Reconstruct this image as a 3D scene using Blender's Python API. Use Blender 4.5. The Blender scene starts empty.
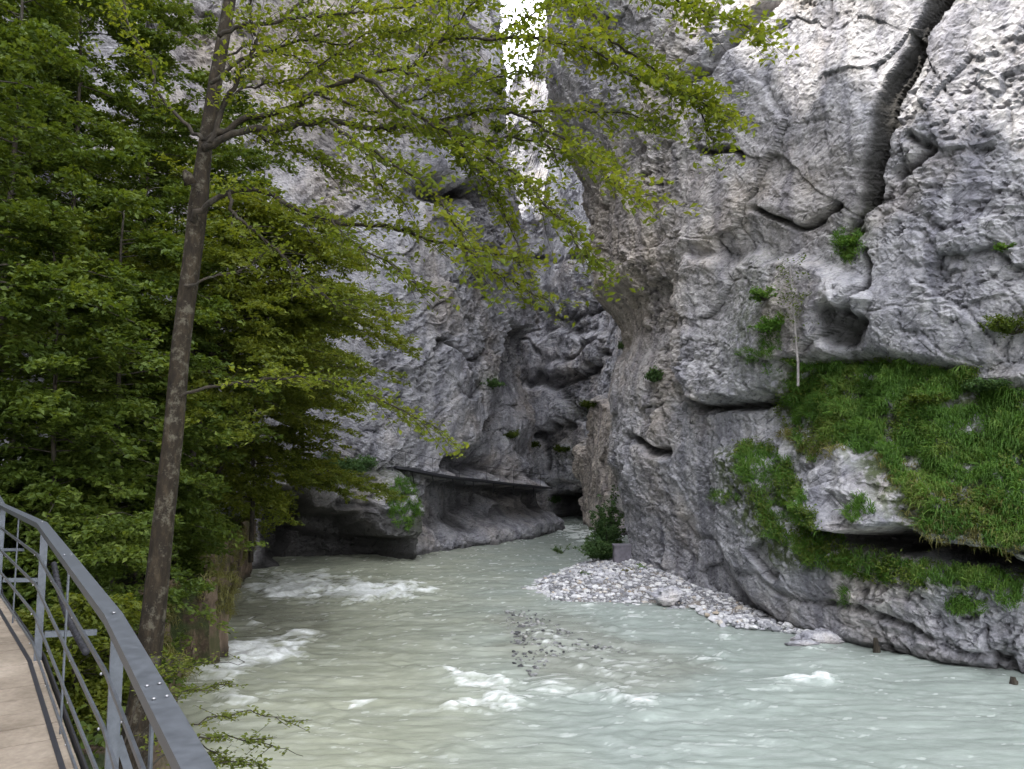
import bpy, math
import numpy as np
C = bpy.context.scene
COL = C.collection
rng = np.random.default_rng(7)
# ------------------------------------------------------------------ camera
F_PX = 796.0; TILT = math.radians(5.42); EYE = np.array([0., 0., 5.])
ct, st = math.cos(TILT), math.sin(TILT)
def proj(P):
    x = P[..., 0]; y = P[..., 1]; z = P[..., 2] - 5.0
    d = np.maximum(y*ct + z*st, 0.05); u = -y*st + z*ct
    return 512 + F_PX*x/d, 384.5 - F_PX*u/d
def at(px, py, Y):
    d = np.array([px-512, F_PX*ct - (384.5-py)*st, F_PX*st + (384.5-py)*ct])
    return EYE + d*(Y/d[1])
def atz(px, py, z=0.0):
    d = np.array([px-512, F_PX*ct - (384.5-py)*st, F_PX*st + (384.5-py)*ct])
    return EYE + d*((z-5.0)/d[2])
cd = bpy.data.cameras.new('camera'); cam = bpy.data.objects.new('camera', cd); COL.objects.link(cam)
cam.location = EYE; cam.rotation_euler = (math.pi/2+TILT, 0, 0)
cd.sensor_width = 36; cd.lens = F_PX/1024*36; cd.clip_start = 0.05; cd.clip_end = 3000
C.camera = cam
# ------------------------------------------------------------------ noise
def h3(ix, iy, iz, seed):
    h = (ix.astype(np.int64)*374761393 + iy.astype(np.int64)*668265263 + iz.astype(np.int64)*2147483647 + seed*1274126177) & 0xffffffff
    h = ((h ^ (h >> 13))*1274126177) & 0xffffffff
    h = ((h ^ (h >> 16))*2246822519) & 0xffffffff
    return h ^ (h >> 15)
def rf(h, k):
    h = ((h ^ (k*0x9E3779B1))*2654435761) & 0xffffffff
    h = ((h ^ (h >> 15))*2246822519) & 0xffffffff
    return ((h ^ (h >> 13)) & 0xffffff)/16777216.0
def noise(P, seed=0):
    i = np.floor(P).astype(np.int64); f = P - i; w = f*f*f*(f*(f*6-15)+10)
    out = 0
    for dx in (0, 1):
        for dy in (0, 1):
            for dz in (0, 1):
                h = h3(i[..., 0]+dx, i[..., 1]+dy, i[..., 2]+dz, seed)
                a = ((h & 0x3ff)/511.5-1)*(f[..., 0]-dx) + (((h >> 10) & 0x3ff)/511.5-1)*(f[..., 1]-dy) + (((h >> 20) & 0x3ff)/511.5-1)*(f[..., 2]-dz)
                out = out + a*(w[..., 0] if dx else 1-w[..., 0])*(w[..., 1] if dy else 1-w[..., 1])*(w[..., 2] if dz else 1-w[..., 2])
    return out*1.5
def fbm(P, oct=4, seed=0, gain=.5, ridged=False):
    a, s, o = 1.0, 1.0, 0
    for k in range(oct):
        n = noise(P*s + k*17.3, seed+k)
        if ridged: n = 1-2*np.abs(n)*1.6
        o = o + a*n; a *= gain; s *= 2.03
    return o
def cells(P, seed=0, tilt=1.0, bias=(0, 0, 0)):
    """faceted rock: each cell is its own tilted plane; also returns F2-F1 (0 at the joints)"""
    i = np.floor(P).astype(np.int64); shp = P.shape[:-1]
    f1 = np.full(shp, 9.); f2 = np.full(shp, 9.); val = np.zeros(shp)
    for dx in (-1, 0, 1):
        for dy in (-1, 0, 1):
            for dz in (-1, 0, 1):
                cx, cy, cz = i[..., 0]+dx, i[..., 1]+dy, i[..., 2]+dz
                h = h3(cx, cy, cz, seed)
                qx = P[..., 0]-cx-rf(h, 1); qy = P[..., 1]-cy-rf(h, 2); qz = P[..., 2]-cz-rf(h, 3)
                d = qx*qx+qy*qy+qz*qz
                v = rf(h, 4)-.5 + tilt*((rf(h, 5)-.5+bias[0])*qx + (rf(h, 6)-.5+bias[1])*qy + (rf(h, 7)-.5+bias[2])*qz)
                m = d < f1
                f2 = np.where(m, f1, np.minimum(f2, d)); val = np.where(m, v, val); f1 = np.where(m, d, f1)
    return val, np.sqrt(f2)-np.sqrt(f1)
def ss(a, b, x):
    t = np.clip((x-a)/(b-a), 0, 1); return t*t*(3-2*t)
def seg_d(px, py, pts):
    best = np.full(np.shape(px), 1e9); side = np.zeros(np.shape(px))
    for (ax, ay), (bx, by) in zip(pts[:-1], pts[1:]):
        vx, vy = bx-ax, by-ay; t = np.clip(((px-ax)*vx+(py-ay)*vy)/(vx*vx+vy*vy+1e-9), 0, 1)
        d = np.hypot(px-ax-t*vx, py-ay-t*vy); m = d < best
        side = np.where(m, np.sign(vx*(py-ay)-vy*(px-ax)), side); best = np.where(m, d, best)
    return best, side
def sd_poly(px, py, pts):
    d, _ = seg_d(px, py, list(pts)+[pts[0]]); ins = np.zeros(np.shape(px), bool)
    n = len(pts)
    for i in range(n):
        (ax, ay), (bx, by) = pts[i], pts[(i+1) % n]
        if ay == by: continue
        c = ((ay > py) != (by > py)) & (px < (bx-ax)*(py-ay)/(by-ay)+ax); ins ^= c
    return np.where(ins, -d, d)
def inpoly(px, py, pts, soft=4.0):
    return ss(soft, -soft, sd_poly(px, py, pts))
# ------------------------------------------------------------------ materials
def mat(name):
    m = bpy.data.materials.new(name); m.use_nodes = True; nt = m.node_tree
    b = nt.nodes['Principled BSDF']; b.inputs['Specular IOR Level'].default_value = .3
    return m, nt, b
def N(nt, t, **kw):
    n = nt.nodes.new(t)
    for k, v in kw.items():
        if k in n.inputs: n.inputs[k].default_value = v
        else: setattr(n, k, v)
    return n
def L(nt, a, b): nt.links.new(a, b)
def ramp(nt, fac, stops):
    r = nt.nodes.new('ShaderNodeValToRGB'); e = r.color_ramp.elements
    e[0].position, e[0].color = stops[0][0], (*stops[0][1], 1); e[1].position, e[1].color = stops[-1][0], (*stops[-1][1], 1)
    for p, c in stops[1:-1]: q = e.new(p); q.color = (*c, 1)
    L(nt, fac, r.inputs[0]); return r.outputs[0]
def mixc(nt, fac, a, b, mode='MIX'):
    m = nt.nodes.new('ShaderNodeMix'); m.data_type = 'RGBA'; m.blend_type = mode
    for s, v in ((m.inputs[0], fac), (m.inputs[6], a), (m.inputs[7], b)):
        if isinstance(v, (int, float)): s.default_value = v
        elif isinstance(v, tuple): s.default_value = (*v, 1)
        else: L(nt, v, s)
    return m.outputs[2]
def math_(nt, op, a, b=0.0, clamp=False):
    m = nt.nodes.new('ShaderNodeMath'); m.operation = op; m.use_clamp = clamp
    for s, v in ((m.inputs[0], a), (m.inputs[1], b)):
        if isinstance(v, (int, float)): s.default_value = v
        else: L(nt, v, s)
    return m.outputs[0]
def attr(nt, name):
    a = nt.nodes.new('ShaderNodeAttribute'); a.attribute_name = name; return a.outputs['Fac']
def tex(nt, kind, scale, vec=None, **kw):
    t = N(nt, kind, Scale=scale, **kw)
    if vec is not None: L(nt, vec, t.inputs['Vector'])
    return t
def mapping(nt, scale=(1, 1, 1), rot=(0, 0, 0)):
    tc = nt.nodes.new('ShaderNodeTexCoord'); m = nt.nodes.new('ShaderNodeMapping')
    m.inputs['Scale'].default_value = scale; m.inputs['Rotation'].default_value = rot
    L(nt, tc.outputs['Object'], m.inputs['Vector']); return m.outputs[0]

def rock_mat(name, g=1.0, bump=.5, fine=1.0):
    m, nt, b = mat(name)
    v = mapping(nt); vs = mapping(nt, (1.6, 1.6, .16)); vd = mapping(nt, (1, 1, 1.7), (.3, .6, 0))
    n1 = tex(nt, 'ShaderNodeTexNoise', .22, v, Detail=6.0, Roughness=.6)
    n2 = tex(nt, 'ShaderNodeTexNoise', 1.5, v, Detail=8.0, Roughness=.65)
    n3 = tex(nt, 'ShaderNodeTexNoise', .9, vs, Detail=6.0, Roughness=.6)
    n4 = tex(nt, 'ShaderNodeTexNoise', 9.0*fine, vd, Detail=6.0, Roughness=.7)
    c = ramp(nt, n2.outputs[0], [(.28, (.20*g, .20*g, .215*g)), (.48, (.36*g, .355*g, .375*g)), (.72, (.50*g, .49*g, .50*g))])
    warm = mixc(nt, .6, c, (.48*g, .40*g, .31*g))
    wf = math_(nt, 'ADD', ramp(nt, n1.outputs[0], [(.5, (0, 0, 0)), (.66, (.7, .7, .7))]), attr(nt, 'tan'), True)
    c = mixc(nt, wf, c, warm)
    st_ = ramp(nt, n3.outputs[0], [(.36, (.5, .5, .55)), (.52, (1, 1, 1)), (.7, (1.12, 1.1, 1.07))])
    c = mixc(nt, .8, c, st_, 'MULTIPLY')
    sp = ramp(nt, n4.outputs[0], [(.3, (.55, .55, .57)), (.5, (1, 1, 1)), (.7, (1.2, 1.2, 1.2))])
    c = mixc(nt, .8, c, sp, 'MULTIPLY')
    crevice_shade = attr(nt, 'crevice_shade')
    c = mixc(nt, crevice_shade, c, (.07*g, .068*g, .07*g))
    c = mixc(nt, attr(nt, 'wet_shade'), c, (.045, .043, .04))  # waterline wetness, plus shade painted into caves and cracks
    mo = attr(nt, 'moss')
    mn = tex(nt, 'ShaderNodeTexNoise', 5.0, v, Detail=5.0)
    mf = math_(nt, 'MULTIPLY', mo, ramp(nt, mn.outputs[0], [(.38, (0, 0, 0)), (.55, (1, 1, 1))]), True)
    c = mixc(nt, mf, c, (.055, .075, .018))
    b.inputs['Roughness'].default_value = .85; b.inputs['Specular IOR Level'].default_value = .2
    vo = tex(nt, 'ShaderNodeTexVoronoi', 5.0*fine, vd); vo.feature = 'F1'
    nb = tex(nt, 'ShaderNodeTexNoise', 4.0*fine, v, Detail=10.0, Roughness=.72)
    m1 = mapping(nt, (1, 1, 1), (math.radians(20), math.radians(38), 0)); m2 = nt.nodes.new('ShaderNodeMapping'); m2.inputs['Scale'].default_value = (1.3, 1.3, 5.0); L(nt, m1, m2.inputs['Vector'])
    wn = tex(nt, 'ShaderNodeTexNoise', 3.0, v, Detail=3.0); wv = nt.nodes.new('ShaderNodeVectorMath'); wv.operation = 'MULTIPLY_ADD'; L(nt, wn.outputs['Color'], wv.inputs[0]); wv.inputs[1].default_value = (.9, .9, .9); L(nt, m2.outputs[0], wv.inputs[2])
    ch = tex(nt, 'ShaderNodeTexNoise', 1.9*fine, wv.outputs[0], Detail=5.0, Roughness=.62)
    chf = ramp(nt, ch.outputs[0], [(.36, (0, 0, 0)), (.43, (1, 1, 1))])
    hgt = math_(nt, 'ADD', math_(nt, 'MULTIPLY', vo.outputs['Distance'], .35), nb.outputs[0])
    hgt = math_(nt, 'ADD', hgt, math_(nt, 'MULTIPLY', n4.outputs[0], .35))
    hgt = math_(nt, 'ADD', hgt, math_(nt, 'MULTIPLY', ramp(nt, ch.outputs[0], [(.34, (0, 0, 0)), (.46, (.6, .6, .6)), (.75, (1, 1, 1))]), .55))
    pk = tex(nt, 'ShaderNodeTexNoise', 2.6*fine, v, Detail=7.0, Roughness=.6); pa = math_(nt, 'ABSOLUTE', math_(nt, 'SUBTRACT', pk.outputs[0], .5))
    pl = ramp(nt, pa, [(0, (0, 0, 0)), (.035, (1, 1, 1))]); hgt = math_(nt, 'ADD', hgt, math_(nt, 'MULTIPLY', pl, .10))
    c = mixc(nt, 1.0, c, ramp(nt, ch.outputs[0], [(.33, (.45, .45, .47)), (.43, (1, 1, 1)), (.7, (1.1, 1.1, 1.1))]), 'MULTIPLY'); L(nt, c, b.inputs['Base Color'])
    bp = N(nt, 'ShaderNodeBump', Strength=bump, Distance=.22/fine); L(nt, hgt, bp.inputs['Height'])
    L(nt, bp.outputs[0], b.inputs['Normal'])
    return m
M_ROCK = rock_mat('pale grey limestone', 1.0, .7)
M_ROCKL = rock_mat('grey limestone', .90, .7)
M_ROCKB = rock_mat('far blue grey limestone', 1.45, .8, .7)  # base colour lightened to stand in for distance haze
M_STONE = rock_mat('loose stone', 1.05, .3, 2.0)

def brown_rock():
    m, nt, b = mat('brown bank rock')
    v = mapping(nt); vs = mapping(nt, (3, 3, .5))
    n = tex(nt, 'ShaderNodeTexNoise', 1.2, vs, Detail=8.0, Roughness=.7); n2 = tex(nt, 'ShaderNodeTexNoise', 2.0, v, Detail=6.0)
    c = ramp(nt, n.outputs[0], [(.3, (.035, .028, .02)), (.5, (.13, .095, .065)), (.68, (.26, .20, .15))])
    c = mixc(nt, ramp(nt, n2.outputs[0], [(.5, (0, 0, 0)), (.62, (.7, .7, .7))]), c, (.05, .06, .02))
    c = mixc(nt, attr(nt, 'wet_shade'), c, (.02, .018, .014))
    L(nt, c, b.inputs['Base Color']); b.inputs['Roughness'].default_value = .9
    bp = N(nt, 'ShaderNodeBump', Strength=.8, Distance=.15); L(nt, n.outputs[0], bp.inputs['Height']); L(nt, bp.outputs[0], b.inputs['Normal'])
    return m
M_BROWN = brown_rock()
def soil():
    m, nt, b = mat('leaf litter soil')
    v = mapping(nt)
    n = tex(nt, 'ShaderNodeTexNoise', 7.0, v, Detail=8.0, Roughness=.75); n2 = tex(nt, 'ShaderNodeTexNoise', 1.2, v, Detail=5.0)
    c = ramp(nt, n.outputs[0], [(.3, (.015, .012, .008)), (.5, (.06, .042, .026)), (.7, (.14, .10, .065))])
    c = mixc(nt, ramp(nt, n2.outputs[0], [(.42, (0, 0, 0)), (.55, (.8, .8, .8))]), c, (.03, .05, .012))
    L(nt, c, b.inputs['Base Color']); b.inputs['Roughness'].default_value = .95
    bp = N(nt, 'ShaderNodeBump', Strength=.9, Distance=.1); L(nt, n.outputs[0], bp.inputs['Height']); L(nt, bp.outputs[0], b.inputs['Normal'])
    return m
M_SOIL = soil()
def leaf_mat(name, dark, mid, light, trans=.45):
    m, nt, b = mat(name)
    c = ramp(nt, attr(nt, 'rnd'), [(0, dark), (.5, mid), (1, light)])
    L(nt, c, b.inputs['Base Color']); b.inputs['Roughness'].default_value = .55; b.inputs['Specular IOR Level'].default_value = .25
    tr = nt.nodes.new('ShaderNodeBsdfTranslucent'); tc = mixc(nt, 1.0, c, (1.5, 1.35, .5), 'MULTIPLY'); L(nt, tc, tr.inputs['Color'])
    mx = nt.nodes.new('ShaderNodeMixShader'); mx.inputs[0].default_value = trans
    L(nt, b.outputs[0], mx.inputs[1]); L(nt, tr.outputs[0], mx.inputs[2]); L(nt, mx.outputs[0], nt.nodes['Material Output'].inputs['Surface'])
    return m
M_LEAF_MAIN = leaf_mat('beech leaf', (.062, .092, .011), (.135, .178, .02), (.24, .27, .036), .5)
M_LEAF_OLIVE = leaf_mat('olive leaf', (.052, .074, .010), (.105, .135, .017), (.18, .20, .03), .45)
M_LEAF_DARK = leaf_mat('woodland leaf', (.034, .058, .010), (.072, .110, .016), (.14, .18, .032), .4)
M_LEAF_BLUE = leaf_mat('bush leaf', (.03, .065, .022), (.065, .125, .042), (.12, .19, .07), .35)
M_GRASS = leaf_mat('cliff grass', (.045, .10, .015), (.09, .19, .03), (.19, .26, .06), .35)
M_DRY = leaf_mat('dry grass', (.09, .08, .03), (.17, .17, .05), (.25, .23, .10), .3)
def bark(name, a, b_, c_, lichen):
    m, nt, b = mat(name)
    vs = mapping(nt, (1, 1, .35)); v = mapping(nt)
    n = tex(nt, 'ShaderNodeTexNoise', 14.0, vs, Detail=8.0, Roughness=.7); n2 = tex(nt, 'ShaderNodeTexNoise', 6.5, v, Detail=8.0, Roughness=.8)
    c = ramp(nt, n.outputs[0], [(.3, a), (.52, b_), (.7, c_)])
    c = mixc(nt, ramp(nt, n2.outputs[0], [(.52, (0, 0, 0)), (.6, (.75, .75, .75))]), c, lichen)
    L(nt, c, b.inputs['Base Color']); b.inputs['Roughness'].default_value = .9
    bp = N(nt, 'ShaderNodeBump', Strength=.8, Distance=.02); L(nt, n.outputs[0], bp.inputs['Height']); L(nt, bp.outputs[0], b.inputs['Normal'])
    return m
M_BARK = bark('beech bark', (.007, .005, .003), (.022, .016, .009), (.05, .037, .022), (.10, .09, .065))
M_BARKD = bark('dark bark', (.012, .01, .008), (.035, .028, .02), (.07, .055, .04), (.06, .06, .045))
# ------------------------------------------------------------------ mesh helpers
def link(name, verts, faces, m, parent=None, smooth=False, attrs=None, sharp=None):
    me = bpy.data.meshes.new(name); v = np.asarray(verts, np.float32).reshape(-1, 3)
    if isinstance(faces, np.ndarray):
        f = faces.astype(np.int32); nf, k = f.shape
        me.vertices.add(len(v)); me.vertices.foreach_set('co', v.ravel())
        me.loops.add(nf*k); me.loops.foreach_set('vertex_index', f.ravel())
        me.polygons.add(nf); me.polygons.foreach_set('loop_start', np.arange(0, nf*k, k, dtype=np.int32))
        me.update(calc_edges=True)
    else:
        me.from_pydata(v.tolist(), [], faces); me.update()
    if attrs:
        for k_, a in attrs.items():
            at_ = me.attributes.new(k_, 'FLOAT', 'POINT'); at_.data.foreach_set('value', np.asarray(a, np.float32).ravel())
    me.polygons.foreach_set('use_smooth', np.full(len(me.polygons), smooth))
    me.materials.append(m)
    o = bpy.data.objects.new(name, me); COL.objects.link(o)
    if parent is not None: o.parent = parent
    return o
def tag(o, label=None, cat=None, group=None, kind=None):
    if label: o['label'] = label
    if cat: o['category'] = cat
    if group: o['group'] = group
    if kind: o['kind'] = kind
    return o
def empty(name, label, cat, group=None, kind=None):
    o = bpy.data.objects.new(name, None); COL.objects.link(o); return tag(o, label, cat, group, kind)
def rebase(root, loc):
    """move the Empty to its base, leave its parts where they are"""
    loc = np.asarray(loc, float); root.location = loc
    for c in root.children:
        c.location = (-loc[0], -loc[1], -loc[2])
class MB:
    def __init__(s): s.v = []; s.f = []; s.n = 0
    def add(s, v, f):
        s.v.append(np.asarray(v, float)); s.f += [tuple(int(i)+s.n for i in q) for q in f]; s.n += len(v)
    def sweep(s, path, w, h, up=(0, 0, 1)):
        P = np.asarray(path, float); V = []
        for i in range(len(P)):
            t0 = P[i]-P[i-1] if i else P[1]-P[0]; t1 = P[i+1]-P[i] if i < len(P)-1 else P[-1]-P[-2]
            t0 = t0/np.linalg.norm(t0); t1 = t1/np.linalg.norm(t1); t = t0+t1; t /= np.linalg.norm(t)
            sd = np.cross(t, up); sd /= np.linalg.norm(sd); u = np.cross(sd, t); k = 1/max(.5, float(np.dot(t, t1)))
            for a, b in ((-1, -1), (1, -1), (1, 1), (-1, 1)): V.append(P[i]+sd*a*w/2*k+u*b*h/2)
        F = []
        for i in range(len(P)-1):
            for j in range(4): F.append((4*i+j, 4*i+(j+1) % 4, 4*i+4+(j+1) % 4, 4*i+4+j))
        F += [(3, 2, 1, 0), tuple(4*(len(P)-1)+j for j in range(4))]
        s.add(V, F)
    def tube(s, path, rad, n=8, cap=True, wob=0):
        P = np.asarray(path, float); rad = np.broadcast_to(np.asarray(rad, float), (len(P),)); V = []; u = None
        for i in range(len(P)):
            t = P[min(i+1, len(P)-1)]-P[max(i-1, 0)]; t = t/(np.linalg.norm(t)+1e-9)
            if u is None: u = np.cross(t, (0.3, .9, .2))
            u = u-t*np.dot(u, t); u /= np.linalg.norm(u)+1e-9; w = np.cross(t, u)
            for j in range(n):
                a = 2*math.pi*j/n; r = rad[i]*(1+wob*(rng.random()-.5)); V.append(P[i]+(u*math.cos(a)+w*math.sin(a))*r)
        F = [(n*i+j, n*i+(j+1) % n, n*i+n+(j+1) % n, n*i+n+j) for i in range(len(P)-1) for j in range(n)]
        if cap: F += [tuple(range(n))[::-1], tuple(n*(len(P)-1)+j for j in range(n))]
        s.add(V, F)
    def ball(s, c, r, sq=1.0):
        V = []; F = []
        for i in range(5):
            th = math.pi*(i+.5)/5
            for j in range(8): V.append((c[0]+r*math.sin(th)*math.cos(j*math.pi/4), c[1]+r*math.sin(th)*math.sin(j*math.pi/4), c[2]+r*sq*math.cos(th)))
        for i in range(4):
            for j in range(8): F.append((8*i+j, 8*i+(j+1) % 8, 8*i+8+(j+1) % 8, 8*i+8+j))
        F += [tuple(range(8)), tuple(39-j for j in range(8))]
        s.add(V, F)
    def build(s, name, m, parent=None, smooth=False):
        return link(name, np.concatenate(s.v), s.f, m, parent, smooth)
def catmull(pts, n=8):
    P = np.asarray(pts, float); P = np.vstack([2*P[0]-P[1], P, 2*P[-1]-P[-2]]); out = []
    for i in range(1, len(P)-2):
        for k in range(n):
            t = k/n; out.append(.5*((2*P[i])+(P[i+1]-P[i-1])*t+(2*P[i-1]-5*P[i]+4*P[i+1]-P[i+2])*t*t+(-P[i-1]+3*P[i]-3*P[i+1]+P[i+2])*t**3))
    out.append(P[-2]); return np.array(out)
def grid_faces(nr, nc):
    a = (np.arange(nr-1)[:, None]*nc+np.arange(nc-1)[None, :]).ravel()
    return np.stack([a, a+1, a+nc+1, a+nc], 1)
def normals(G):
    du = np.gradient(G, axis=1); dv = np.gradient(G, axis=0); n = np.cross(du, dv); return n/(np.linalg.norm(n, axis=-1, keepdims=True)+1e-9)
def blur(A, r):
    k = 2*r+1; B = np.pad(A, r, mode='edge')
    c = np.cumsum(np.vstack([np.zeros((1, B.shape[1])), B]), 0); B = (c[k:]-c[:-k])/k
    c = np.cumsum(np.hstack([np.zeros((B.shape[0], 1)), B]), 1); return (c[:, k:]-c[:, :-k])/k
# ------------------------------------------------------------------ cliffs
def wall(name, plan, z0, top, dsf, dz, left_side, feats, material, seed, amp=1.0, strat=.5, label=None):
    c = catmull(plan, 14); seg = np.r_[0, np.cumsum(np.hypot(*np.diff(c, axis=0).T))]
    ss_ = [0.0]
    while ss_[-1] < seg[-1]:
        y = np.interp(ss_[-1], seg, c[:, 1]); ss_.append(ss_[-1]+dsf(y))
    s = np.array(ss_[:-1]+[seg[-1]]); X = np.interp(s, seg, c[:, 0]); Y = np.interp(s, seg, c[:, 1])
    tx, ty = np.gradient(X, s), np.gradient(Y, s); q = np.hypot(tx, ty); tx, ty = tx/q, ty/q
    k = max(3, int(1.5/np.median(np.diff(s))))
    tx = np.convolve(np.pad(tx, k, mode='edge'), np.ones(2*k+1)/(2*k+1), 'valid'); ty = np.convolve(np.pad(ty, k, mode='edge'), np.ones(2*k+1)/(2*k+1), 'valid')
    q = np.hypot(tx, ty); tx, ty = tx/q, ty/q
    nx, ny = (ty, -tx) if left_side else (-ty, tx)
    H = top(X, Y) if callable(top) else np.full(len(s), float(top)); zmax = H.max()
    zr = np.arange(z0, zmax+dz, dz); T = (zr-z0)/(zmax-z0)
    Z = z0+T[:, None]*(H[None, :]-z0)
    G = np.stack([np.broadcast_to(X, Z.shape), np.broadcast_to(Y, Z.shape), Z], -1).copy()
    px, py = proj(G)
    n3 = np.stack([np.broadcast_to(nx, Z.shape), np.broadcast_to(ny, Z.shape), np.zeros(Z.shape)], -1)
    d, off, at_ = feats(px, py, G)
    W = G+off
    Wp = W+np.stack([noise(W*.5, seed+50+i) for i in range(3)], -1)*.28+np.stack([noise(W*1.7, seed+55+i) for i in range(3)], -1)*.07
    a = math.radians(32); ca, sa = math.cos(a), math.sin(a)
    u = Wp[..., 0]*.8+Wp[..., 1]*.6; v2 = -Wp[..., 0]*.6+Wp[..., 1]*.8
    D1 = np.stack([(u*ca+Wp[..., 2]*sa)*.7, v2, (-u*sa+Wp[..., 2]*ca)*1.2], -1)
    v1, e1 = cells(D1*.33, seed+1, 1.3); v2_, e2 = cells(D1*.95+3, seed+2, 1.5); v3, e3 = cells(D1*2.7+9, seed+3, 1.6)
    big = fbm(W*.09, 3, seed+5); sm = fbm(W*1.2, 4, seed+8, .6)
    mod = .15+.95*ss(-.12, .4, fbm(W*.17, 3, seed+30))
    disp = amp*(big*.85+v1*.36+v2_*.2*mod+v3*.075*(.25+mod)+sm*(.07+.07*mod))
    joint = (ss(.05, 0, e1)*.07*mod+ss(.06, 0, e2)*.05*mod)*amp
    cr = ss(.022, 0, e1)*ss(-.15, .2, noise(W*.3+7, seed+72)); cr2 = ss(.03, 0, e2)*ss(-.05, .25, noise(W*.55+3, seed+76))
    v4, e4 = cells(np.stack([D1[..., 0]*.55, D1[..., 1]*.55, D1[..., 2]*1.5], -1)*3.1+5, seed+81, 1.8, (0, 0, .25))
    fr = fbm(Wp*2.2, 2, seed+80, .6, True)
    disp = disp-joint-amp*(.10*cr+.06*cr2)+.03*fr*(.3+mod)+.085*amp*v4*(.25+mod)
    # small undercut scallops
    sc = fbm(np.stack([Wp[..., 0]*1.1, Wp[..., 1]*1.1, Wp[..., 2]*2.6], -1)*1.4, 2, seed+40)
    disp = disp-ss(.34, .6, sc)*.16*strat*mod
    damp = at_.pop('damp', 0.0)
    disp = disp*(1-damp)+d
    dist = np.hypot(0.5, 1)
    P = W+n3*disp[..., None]
    P[..., 2] += amp*.25*noise(W*.6, seed+60)*ss(z0+1, z0+2.5, Z)
    crevice_shade = np.clip((blur(disp, 4)-disp)*3.2, 0, 1)*.6+np.clip((blur(disp, 14)-disp)*.8, 0, .5)  # crevices painted darker, like ambient occlusion
    wet_shade = ss(.35, .05, P[..., 2]+.15*noise(W*1.5, 5))*.75
    A = {'crevice_shade': np.clip(crevice_shade, 0, .85), 'wet_shade': np.clip(wet_shade+at_.get('wet_shade', 0), 0, .95), 'tan': np.broadcast_to(at_.get('tan', 0.0), Z.shape), 'moss': np.broadcast_to(at_.get('moss', 0.0), Z.shape)}
    f = grid_faces(*Z.shape)
    if left_side: f = f[:, ::-1]
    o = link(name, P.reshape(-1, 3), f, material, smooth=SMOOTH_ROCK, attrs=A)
    tag(o, label, None, kind='structure')
    return P, n3
SMOOTH_ROCK = False
def blob(px, py, cx, cy, rx, ry, rot=0):
    a = math.radians(rot); x = (px-cx)*math.cos(a)+(py-cy)*math.sin(a); y = -(px-cx)*math.sin(a)+(py-cy)*math.cos(a)
    return np.exp(-((x/rx)**2+(y/ry)**2))
ROCKPATCH = [(840, 470), (848, 440), (868, 440), (885, 470), (900, 500), (915, 525), (880, 545), (850, 540), (832, 520), (828, 490)]
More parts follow.
